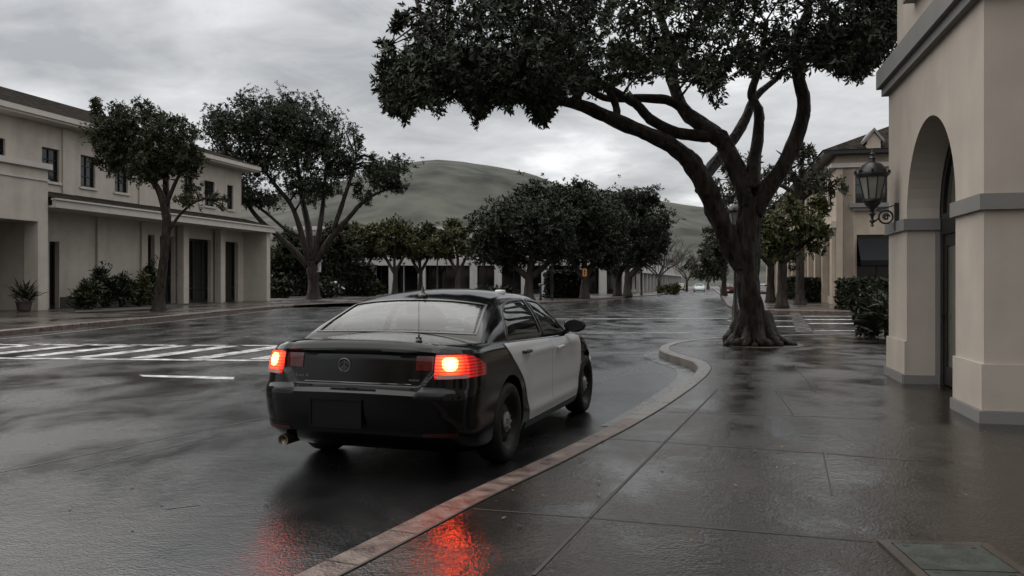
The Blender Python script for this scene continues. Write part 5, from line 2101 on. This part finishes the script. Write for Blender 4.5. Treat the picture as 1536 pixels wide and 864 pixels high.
def arch_cut(me_in):
    """cut the four wheel arches with a boolean and return the evaluated mesh"""
    o = bpy.data.objects.new("tmp_body", me_in)
    COL.objects.link(o)
    bm = B()
    for x in (0, WB):
        for s in (-1, 1):
            Mx = Matrix.Translation((x, s * .88, WR + .01)) @ Matrix.Rotation(math.pi / 2, 4, 'X')
            bmesh.ops.create_cone(bm, cap_ends=True, segments=64, radius1=WR + .055, radius2=WR + .055, depth=.56, matrix=Mx)
    mc = bpy.data.meshes.new("tmp_cut")
    bm.to_mesh(mc)
    bm.free()
    c = bpy.data.objects.new("tmp_cut", mc)
    COL.objects.link(c)
    md = o.modifiers.new("b", 'BOOLEAN')
    md.operation = 'DIFFERENCE'
    md.solver = 'EXACT'
    md.object = c
    dg = bpy.context.evaluated_depsgraph_get()
    me = bpy.data.meshes.new_from_object(o.evaluated_get(dg))
    bpy.data.objects.remove(o)
    bpy.data.objects.remove(c)
    bpy.data.meshes.remove(mc)
    return me


def split_mesh(bm, name, keep, m, parent, smooth=40):
    """a copy of the faces for which keep(centre, normal) holds, as a part"""
    b2 = bm.copy()
    b2.faces.ensure_lookup_table()
    dele = [f for f in b2.faces if not keep[f.index]]
    bmesh.ops.delete(b2, geom=dele, context='FACES')
    me = bpy.data.meshes.new(name)
    b2.to_mesh(me)
    b2.free()
    for p in me.polygons:
        p.use_smooth = True
    me.set_sharp_from_angle(angle=R(smooth))
    me.materials.clear()
    return link(name, me, m, parent)


_LB_CACHE = {}


def make_wheel(parent, x, side, mats, detail=True):
    y = side * .835
    Mx = Matrix.Translation((x, y, WR)) @ Matrix.Rotation(-side * math.pi / 2, 4, 'X')     # local z points outward
    bm = B()
    w = .115
    prof = [(.235, -w * .9), (.30, -w), (.325, -w * .92), (.342, -w * .7), (.345, -w * .2), (.341, -w * .12), (.345, -.005), (.341, .01), (.345, w * .3), (.342, w * .7), (.325, w * .94), (.30, w), (.255, w * .98), (.237, w * .84)]
    lathe(bm, prof, n=56, M=Mx, cap=False)
    wh = obj("wheel", bm, mats['tyre'], parent, 50)
    bm = B()
    lathe(bm, [(.240, -w * .5), (.240, w * .80), (.232, w * .86), (.222, w * .78), (.205, w * .50), (.185, w * .36), (.15, w * .44), (.11, w * .62), (.085, w * .60), (.0, w * .60)], n=48, M=Mx, cap=False)
    rim = obj("rim", bm, mats['rim'], wh, 40)
    if detail:
        bm = B()
        for k in range(10):
            a = 2 * math.pi * k / 10
            Mk = Mx @ Matrix.Rotation(a, 4, 'Z') @ Matrix.Translation((.168, 0, w * .405))
            lathe(bm, [(0, .010), (.018, .008), (.024, -.01)], n=10, M=Mk @ Matrix.Diagonal((.75, 1.25, 1, 1)), cap=False)
        obj("vent_hole", bm, M_VOID, rim)
        bm = B()
        lathe(bm, [(.088, w * .605), (.088, w * .70), (.075, w * .76), (.045, w * .86), (.025, w * .9), (0, w * .9)], n=20, M=Mx, cap=False)
        for k in range(5):
            a = 2 * math.pi * k / 5
            Mk = Mx @ Matrix.Translation((.052 * math.cos(a), .052 * math.sin(a), w * .8))
            lathe(bm, [(.012, 0), (.012, .012), (0, .014)], n=8, M=Mk, cap=False)
        obj("hub_cap", bm, mats['hub'], rim, 40)
    return wh


def make_car(name, label, cat, loc, heading, mats, police=False, group=None, lamps=True):
    t = thing(name, label, cat, loc, math.atan2(heading[1], heading[0]), group)
    if 'me' not in _LB_CACHE:
        bm = lower_body()
        me = bpy.data.meshes.new("lower_body")
        bm.to_mesh(me)
        bm.free()
        _LB_CACHE['me'] = arch_cut(me)
    bm = B()
    bm.from_mesh(_LB_CACHE['me'])
    bm.faces.ensure_lookup_table()
    bm.normal_update()
    cls = []
    for f in bm.faces:
        c, n_ = f.calc_center_median(), f.normal
        top = c.z > z_edge(c.x) - .012
        arch = min(math.hypot(c.x, c.z - WR), math.hypot(c.x - WB, c.z - WR)) < WR + .05 and abs(c.y) < .90
        if arch:
            k = 'arch'
        elif top and n_.z > .5 and -.335 < c.x < 2.46 and abs(c.y) < .83:
            k = None
        elif top and c.x < -.335 and abs(c.y) < .68 or (c.x < -.85 and abs(c.y) < .65 and c.z > .712):
            k = 'trunk_lid'
        elif top and n_.z > .4 and c.x > 2.46 and abs(c.y) < .74 and c.x < 3.6:
            k = 'hood'
        elif c.z < .712 and c.x < -.40 and c.z > .21:
            k = 'rear_bumper'
        elif c.z < .66 and c.x > 3.34 and c.z > .21:
            k = 'front_bumper'
        else:
            k = 'body'
        cls.append(k)
    for k, nm in (('body', 'body'), ('trunk_lid', 'trunk_lid'), ('hood', 'hood'), ('rear_bumper', 'rear_bumper'), ('front_bumper', 'front_bumper'), ('arch', 'wheel_arch')):
        split_mesh(bm, nm, [c == k for c in cls], M_VOID if k == 'arch' else mats['paint'], t)
    bm.free()
    # greenhouse shell with real window openings
    xs = np.linspace(-.44, 2.64, 124)
    ts = np.unique(np.concatenate([np.linspace(0, 4, 121)]))
    bm = B()
    V = [[bm.verts.new(gh(x, tt)) for tt in ts] for x in xs]
    for i in range(len(xs) - 1):
        for j in range(len(ts) - 1):
            if not in_window((xs[i] + xs[i + 1]) / 2, (ts[j] + ts[j + 1]) / 2):
                bm.faces.new((V[i][j], V[i + 1][j], V[i + 1][j + 1], V[i][j + 1]))
    bmesh.ops.delete(bm, geom=[v for v in bm.verts if not v.link_faces], context='VERTS')
    obj("roof", bm, mats['paint'], t, 60)
    for kind, nm in (('rear', 'rear_window'), ('windscreen', 'windscreen')):
        bm = B()
        glass_mesh(bm, kind)
        g_ = obj(nm, bm, mats['rear_glass'] if kind == 'rear' else mats['glass'], t, 180)
        bm = B()
        trim_mesh(bm, kind, w=.022)
        obj("window_trim", bm, mats['trim'], g_, 60)
    # doors
    for s in (False, True):
        for which in ('rear_door', 'front_door'):
            if which == 'rear_door':
                zs = np.array([.275, .42, .52, .60, .70, .80, .90, 1.04])
                xl = np.array([.60, .545, .485, .43, .335, .21, .075, -.07])
                xr = np.full(8, 1.352)
            else:
                zs = np.array([.275, .40, .60, .80, .90, 1.0])
                xl = np.full(6, 1.362)
                xr = np.array([2.44, 2.47, 2.52, 2.57, 2.60, 2.62])
            def f(u, v):
                zt = lambda x: float(z_edge(x)) - .022
                z = lerp(.275, 1.03, v)
                x = lerp(np.interp(z, zs, xl), np.interp(z, zs, xr), u)
                return on_side(x, lerp(.275, zt(x), v))
            bm = B()
            patch(bm, f, np.linspace(0, 1, 22), np.linspace(0, 1, 34), .007, .018, s)
            dr = obj(which, bm, mats['door'], t, 50)
            bm = B()
            glass_mesh(bm, 'rear_side' if which == 'rear_door' else 'front_side', s)
            wd = obj("side_window", bm, mats['glass'], dr, 180)
            bm = B()
            trim_mesh(bm, 'rear_side' if which == 'rear_door' else 'front_side', s)
            obj("window_trim", bm, mats['trim'], wd, 60)
            hx, hz = (.44, .925) if which == 'rear_door' else (1.60, .885)
            p = on_side(hx, hz) * (np.array([1, -1, 1]) if s else 1)
            sg = 1 if s else -1
            bm = B()
            box(bm, (p[0], p[1] + sg * .035, p[2]), (.20, .026, .032), None, .010)
            box(bm, (p[0] - .08, p[1] + sg * .012, p[2]), (.035, .045, .028), None, .006)
            box(bm, (p[0] + .08, p[1] + sg * .012, p[2]), (.035, .045, .028), None, .006)
            obj("door_handle", bm, mats['trim'] if which == 'rear_door' else mats['door'], dr, 60)
        # mirror
        sg = 1 if s else -1
        bm = B()
        bmesh.ops.create_uvsphere(bm, u_segments=20, v_segments=14, radius=1, matrix=Matrix.Translation((2.05, sg * 1.015, 1.09)) @ Matrix.Diagonal((.085, .125, .078, 1)))
        for v in bm.verts:
            if v.co.x < 2.01:
                v.co.x = 2.01
        tube(bm, [(2.08, sg * .86, 1.0), (2.06, sg * .95, 1.05)], [.035, .03], 8)
        mr = obj("mirror", bm, mats['mirror'], t, 45)
        bm = B()
        bmesh.ops.create_circle(bm, cap_ends=True, segments=20, radius=1, matrix=Matrix.Translation((2.007, sg * 1.015, 1.09)) @ Matrix.Rotation(math.pi / 2, 4, 'Y') @ Matrix.Diagonal((.055, .095, 1, 1)))
        obj("mirror_glass", bm, mats['trim'], mr)
        for x in (0, WB):
            make_wheel(t, x, sg, mats, police)
        # rocker sill
        bm = B()
        patch(bm, lambda u, v: on_side(lerp(.50, 2.46, u), lerp(.205, .265, v)), np.linspace(0, 1, 16), np.linspace(0, 1, 5), .010, .02, s)
        obj("sill", bm, mats['sill'], t, 50)
        # tail lamps, wrapped round the corner
        bm = B()
        def lamp(u, v, l0, l1, tip):
            ell = lerp(l0, l1, u)
            zlo, zhi = .815, .995
            if tip:
                zhi -= .10 * max(0, u - .45) ** 1.3 / .5
                zlo += .01 * u
            return on_body(ell, lerp(zlo, zhi, v))
        patch(bm, lambda u, v: lamp(u, v, .672, 1.20, True), np.linspace(0, 1, 26), np.linspace(0, 1, 12), .010, .03, s)
        tl = obj("tail_light", bm, mats['tail'], t, 60)
        bm = B()
        patch(bm, lambda u, v: on_body(lerp(.69, .93, u), lerp(.818, .846, v)), np.linspace(0, 1, 10), np.linspace(0, 1, 4), .014, .02, s)
        obj("reverse_lens", bm, mats['reverse'], tl, 60)
        bm = B()
        patch(bm, lambda u, v: on_body(lerp(.50, .660, u), lerp(.875, .985, v)), np.linspace(0, 1, 12), np.linspace(0, 1, 8), .006, .02, s)
        obj("inner_tail_light", bm, mats['tail_in'], t, 60)
        # head lamps
        bm = B()
        patch(bm, lambda u, v: on_body(lerp(5.0, 5.6, u), lerp(.60, .70, v)), np.linspace(0, 1, 14), np.linspace(0, 1, 6), .008, .02, s)
        obj("headlight", bm, mats['lamp'], t, 60)
    # interior: floor tub, dashboard, seats
    bm = B()
    box(bm, (1.1, 0, .50), (2.7, 1.55, .04))
    box(bm, (-.16, 0, .90), (.62, 1.45, .06))
    box(bm, (2.28, 0, .93), (.50, 1.42, .16), None, .05)
    box(bm, (.22, 0, .78), (.20, 1.36, .56), Matrix.Rotation(-.05, 4, 'Y'), .06)
    box(bm, (.55, 0, .62), (.55, 1.36, .2), None, .06)
    it = obj("interior", bm, mats['inside'], t, 50)
    for y in (-.38, .38):
        bm = B()
        box(bm, (0, 0, .30), (.13, .52, .62), Matrix.Translation((1.15, y, .62)) @ Matrix.Rotation(-.22, 4, 'Y'), .05)
        box(bm, (0, 0, .72), (.10, .26, .19), Matrix.Translation((1.15, y, .62)) @ Matrix.Rotation(-.22, 4, 'Y'), .04)
        box(bm, (1.42, y, .62), (.5, .5, .16), None, .05)
        obj("front_seat", bm, mats['inside'], t, 50)
    bm = B()
    ring = [Vector((1.86 + .06 * math.cos(a), .38 + .18 * math.sin(a), .98 + .17 * math.cos(a))) for a in np.linspace(0, 2 * math.pi, 25)]
    tube(bm, ring, .015, 7)
    tube(bm, [(1.86, .38, .98), (2.15, .38, .93)], .025, 7)
    obj("steering_wheel", bm, mats['inside'], t, 60)
    # number plate (blank), exhaust
    def tail_x(y, z):
        lam = (z - ZB) / (z_top(-1.05, y) - ZB)
        xo, yo = outline(lam)
        return float(np.interp(abs(y), yo[:64], xo[:64]))
    bm = B()
    yp, zp = (.130, .535) if police else (0, .56)
    xp = tail_x(yp, zp) - .012
    xq = tail_x(.36, zp)
    ang = math.atan2(xq - tail_x(-.05, zp), .41) if police else 0
    Mp = Matrix.Translation((xp, yp, zp)) @ Matrix.Rotation(-ang, 4, 'Z')
    box(bm, (0, 0, 0), (.016, .43, .205), Mp, .004)
    pl = obj("number_plate", bm, mats['plate'], t)
    bm = B()
    for c_, s_ in (((-.004, 0, .107), (.02, .46, .012)), ((-.004, 0, -.107), (.02, .46, .012)), ((-.004, .222, 0), (.02, .014, .20)), ((-.004, -.222, 0), (.02, .014, .20))):
        box(bm, c_, s_, Mp)
    obj("plate_frame", bm, mats['plate'], pl)
    bm = B()
    lathe(bm, [(.032, 0), (.046, -.004), (.046, .22), (.038, .22), (.038, .02), (.0, .05)], n=20, M=Matrix.Translation((-1.03, .655, .28)) @ Matrix.Rotation(math.pi / 2, 4, 'Y'), cap=False)
    obj("exhaust_pipe", bm, mats['pipe'], t, 40)
    bm = B()
    box(bm, (1.4, 0, .235), (3.9, 1.3, .10), None, .03)
    obj("underbody", bm, M_VOID, t)
    return t, tail_x


def tail_mat(name, hot, red, hy, hz):
    """lit lens: the bulb's hot spot shines through the red plastic"""
    m = bpy.data.materials.new(name)
    m.use_nodes = True
    t = m.node_tree
    b = t.nodes["Principled BSDF"]
    b.inputs["Base Color"].default_value = (.055, .003, .003, 1)
    b.inputs["Roughness"].default_value = .06
    co = t.nodes.new("ShaderNodeTexCoord").outputs["Object"]
    sp = t.nodes.new("ShaderNodeSeparateXYZ")
    t.links.new(co, sp.inputs[0])
    ab = t.nodes.new("ShaderNodeMath")
    ab.operation = 'ABSOLUTE'
    t.links.new(sp.outputs[1], ab.inputs[0])
    cb = t.nodes.new("ShaderNodeCombineXYZ")
    t.links.new(sp.outputs[0], cb.inputs[0])
    t.links.new(ab.outputs[0], cb.inputs[1])
    t.links.new(sp.outputs[2], cb.inputs[2])
    df = t.nodes.new("ShaderNodeVectorMath")
    df.operation = 'SUBTRACT'
    t.links.new(cb.outputs[0], df.inputs[0])
    df.inputs[1].default_value = (-.93, hy, hz)
    s3 = t.nodes.new("ShaderNodeSeparateXYZ")
    t.links.new(df.outputs[0], s3.inputs[0])

    def mth(op, a, b):
        n = t.nodes.new("ShaderNodeMath")
        n.operation = op
        for i, v in enumerate((a, b)):
            if isinstance(v, (int, float)):
                n.inputs[i].default_value = v
            else:
                t.links.new(v, n.inputs[i])
        return n.outputs[0]
    hyp = mth('ADD', mth('POWER', mth('ABSOLUTE', s3.outputs[0], 0), 2), mth('POWER', mth('ABSOLUTE', s3.outputs[1], 0), 2))
    ver = mth('POWER', mth('ABSOLUTE', mth('MULTIPLY', s3.outputs[2], 1.25), 0), 3)
    dist = mth('POWER', mth('ADD', mth('POWER', hyp, 1.5), ver), .3333)
    cr = t.nodes.new("ShaderNodeValToRGB")
    el = cr.color_ramp.elements
    el[0].position, el[0].color = 0.0, (1, .06, .014, 1)
    el[1].position, el[1].color = 1.0, (.0001, .0, .0, 1)
    for p, c in ((.08, (.8, .045, .010, 1)), (.135, (.17, .010, .002, 1)), (.22, (.007, .0003, .0001, 1)), (.36, (.0014, .00005, .00001, 1)), (.48, (.0006, .00001, .00001, 1)), (.7, (.00016, .00001, .00001, 1))):
        e_ = el.new(p)
        e_.color = c
    mr = t.nodes.new("ShaderNodeMapRange")
    mr.inputs[1].default_value = 0
    mr.inputs[2].default_value = .34
    t.links.new(dist, mr.inputs[0])
    t.links.new(mr.outputs[0], cr.inputs[0])
    # moulded ribs inside the lens
    wv = t.nodes.new("ShaderNodeTexWave")
    wv.bands_direction = 'Z'
    wv.inputs["Scale"].default_value = 13
    t.links.new(co, wv.inputs["Vector"])
    mw = t.nodes.new("ShaderNodeMapRange")
    mw.inputs[3].default_value = .35
    mw.inputs[4].default_value = 1.2
    t.links.new(wv.outputs[1], mw.inputs[0])
    sc_ = t.nodes.new("ShaderNodeVectorMath")
    sc_.operation = 'SCALE'
    t.links.new(cr.outputs[0], sc_.inputs[0])
    t.links.new(mw.outputs[0], sc_.inputs[3])
    t.links.new(sc_.outputs[0], b.inputs["Emission Color"])
    b.inputs["Emission Strength"].default_value = hot
    return m


def car_paint(name, col, rough=.22, bump=.03, spec=.28):
    return mat(name, col, rough, spec=spec, bump=bump, bscale=130, bdist=.004)


M_TYRE = mat("tyre_rubber", (.009, .009, .009), .6, spec=.25, bump=.2, bscale=60)
M_CHROME = mat("chrome", (.55, .55, .55), .18, metal=1.0)
PAL = dict(paint=car_paint("black_car_paint", (.003, .003, .0035), .10), door=car_paint("white_car_paint", (.42, .43, .44), .25, 0.0, .5), glass=glass_mat("car_glass", (.50, .55, .53)), rear_glass=glass_mat("rear_car_glass", (.72, .80, .77), ior=1.62),
           trim=mat("black_trim", (.008, .008, .008), .3), tyre=M_TYRE, rim=mat("black_steel_rim", (.006, .006, .006), .4, spec=.25), hub=mat("hub_steel", (.36, .36, .36), .35, metal=.9), reverse=mat("reverse_lens", (.42, .22, .22), .12), mirror=mat("mirror_shell", (.008, .008, .008), .25), chrome=M_CHROME,
           sill=mat("grey_sill", (.016, .016, .016), .3), tail=tail_mat("lit_tail_lens", 850.0, 2.0, .76, .925), tail_in=tail_mat("inner_tail_lens", 6.0, .5, .76, .90), lamp=mat("headlamp_glass", (.4, .4, .4), .1), inside=mat("car_interior", (.03, .03, .03), .7),
           plate=mat("dark_plate", (.005, .005, .0055), .5, spec=.15), pipe=mat("exhaust_steel", (.16, .13, .10), .35, metal=.9))
HD = Vector((.312, .950, 0)).normalized()
LF = Vector((-HD.y, HD.x, 0))
car_loc = Vector((-.01, 7.24, 0)) + LF * .95
car, tail_x = make_car("police_car", "black and white police sedan with lit red tail lights parked at the kerb", "car", car_loc, HD, PAL, True)

def tail_at(y, z):
    """x of the tail's real surface at y, z"""
    lam = (z - ZB) / (z_top(-1.05, y) - ZB)
    xo, yo = outline(lam)
    return float(body_xyz(lam, np.interp(abs(y), yo[:64], xo[:64]), abs(y))[0])


# trim of the tail: rod standing for the recess edge's highlight, badges, ring emblem, lower reflectors
bm = B()
pts = [Vector((tail_at(y, .765) - .002, y, .765)) for y in np.linspace(-.47, .47, 31)]
tube(bm, pts, .006, 6)
obj("recess_highlight", bm, mat("highlight_metal", (.10, .10, .10), .3, metal=.8), car, 60)
M_BADGE = mat("badge_chrome", (.16, .16, .16), .35, metal=.9)
ex_ = tail_at(.12, .90) - .003
bm = B()
Me = Matrix.Translation((ex_, .12, .90)) @ Matrix.Rotation(math.pi / 2, 4, 'Y')
ring = [Me @ Vector((.052 * math.cos(a), .052 * math.sin(a), 0)) for a in np.linspace(0, 2 * math.pi, 29)]
tube(bm, ring, .0055, 7)
tube(bm, [(ex_, .12, .852), (ex_, .12, .935)], .006, 6)
tube(bm, [(ex_, .075, .905), (ex_, .12, .93), (ex_, .165, .905)], .005, 6)
tube(bm, [(ex_, .093, .87), (ex_, .12, .90), (ex_, .147, .87)], .005, 6)
obj("trunk_emblem", bm, M_BADGE, car, 60)
bm = B()
for y, w_, h_ in ((.555, .012, .022), (.538, .010, .013), (.522, .012, .013), (.506, .010, .013), (.49, .012, .016), (.462, .010, .018), (.446, .012, .018)):
    box(bm, (tail_at(y, .80), y, .80 + h_ / 2), (.008, w_, h_))
for y, w_ in ((-.455, .014), (-.475, .012), (-.492, .014), (-.51, .012), (-.528, .014)):
    box(bm, (tail_at(y, .80), y, .80), (.008, w_, .014))
obj("badge", bm, M_BADGE, car)
M_REFL = mat("bumper_reflector", (.03, .004, .004), .2)
for s in (False, True):
    bm = B()
    patch(bm, lambda u, v: on_body(lerp(.58, .86, u), lerp(.375, .405, v)), np.linspace(0, 1, 8), np.linspace(0, 1, 3), .006, .015, s)
    obj("reflector", bm, M_REFL, car)
bm = B()
for s in (False, True):
    patch(bm, lambda u, v: on_body(lerp(.0, 1.0, u), lerp(.418, .432, v)), np.linspace(0, 1, 20), np.linspace(0, 1, 3), .008, .02, s)
obj("bumper_strip", bm, PAL['paint'], car, 60)
# aerials
zr_ = gh(.30, 2)[2]
bm = B()
lathe(bm, [(.062, -.01), (.058, .012), (.03, .024), (.016, .05), (.010, .085), (.004, .10)], (.30, .02, zr_), 14)
tube(bm, [(.24, -.045, zr_ + .005), (.30, .02, zr_ + .018), (.24, .085, zr_ + .005)], .012, 6)
obj("roof_aerial", bm, PAL['trim'], car, 50)
zt_ = float(z_top(-.86, -.47))
bm = B()
lathe(bm, [(.028, -.005), (.026, .012), (.010, .03), (.006, .06)], (-.86, -.47, zt_), 10)
box(bm, (-.86, -.47, zt_ + .03), (.012, .05, .012))
tube(bm, [(-.86, -.47, zt_ + .04), (-.86, -.47, zt_ + .36)], [.0028, .0018], 6)
obj("whip_aerial", bm, PAL['trim'], car)
zp_ = gh(1.0, 1.22)
bm = B()
lathe(bm, [(.055, -.012), (.055, .016), (.045, .026), (0, .030)], (zp_[0], zp_[1], zp_[2]), 16)
obj("roof_puck", bm, mat("white_plastic", (.5, .5, .5), .4), car, 50)


def pal(col, tail_on=False, name="x"):
    p = dict(PAL)
    pt = car_paint(name, col)
    p.update(paint=pt, door=pt, mirror=pt, rim=M_CHROME, tail=mat(name + "_tail", (.20, .012, .010), .2), tail_in=mat(name + "_tail_in", (.12, .01, .01), .2), plate=mat(name + "_plate", (.5, .5, .48), .4))
    return p


for nm, lb_, px, py, Z, col, hd, n_ in (("parked_car", "pale silver car driving up the far end of the street", 1049, 437, 150, (.45, .50, .50), -1, "silver_paint"), ("parked_car", "white car parked at the left kerb before the silver car", 1021, 437, 165, (.55, .53, .50), 1, "white_paint"),
                                      ("parked_car", "dark red car parked at the right kerb just left of the big trunk", 1091, 441, 118, (.10, .03, .03), 1, "red_paint"), ("parked_car", "pale car parked at the right kerb seen between the trunks", 1146, 441, 112, (.42, .42, .42), 1, "pale_paint")):
    p_ = P(px, py, Z)
    p_.z = 0.0
    make_car(nm, lb_, "car", p_, U * hd, pal(col, False, n_), False, "cars far down the street")

# set each building's empty at its foot without moving what it holds
for o in (lb, rb, rm, mb, fb, nb, kb):
    base = {lb: LB.at(0, 0, GZ), rb: RB.at(0, 0, GZ), rm: RM.at(0, 0, GZ), mb: MBF.at(0, 0, GZ), fb: FB.at(0, 0, GZ), nb: NBF.at(0, 0, GZ), kb: KBF.at(0, 0, GZ)}[o]
    o.location = base
    for ch in o.children:
        ch.matrix_parent_inverse = Matrix.Translation(-base)
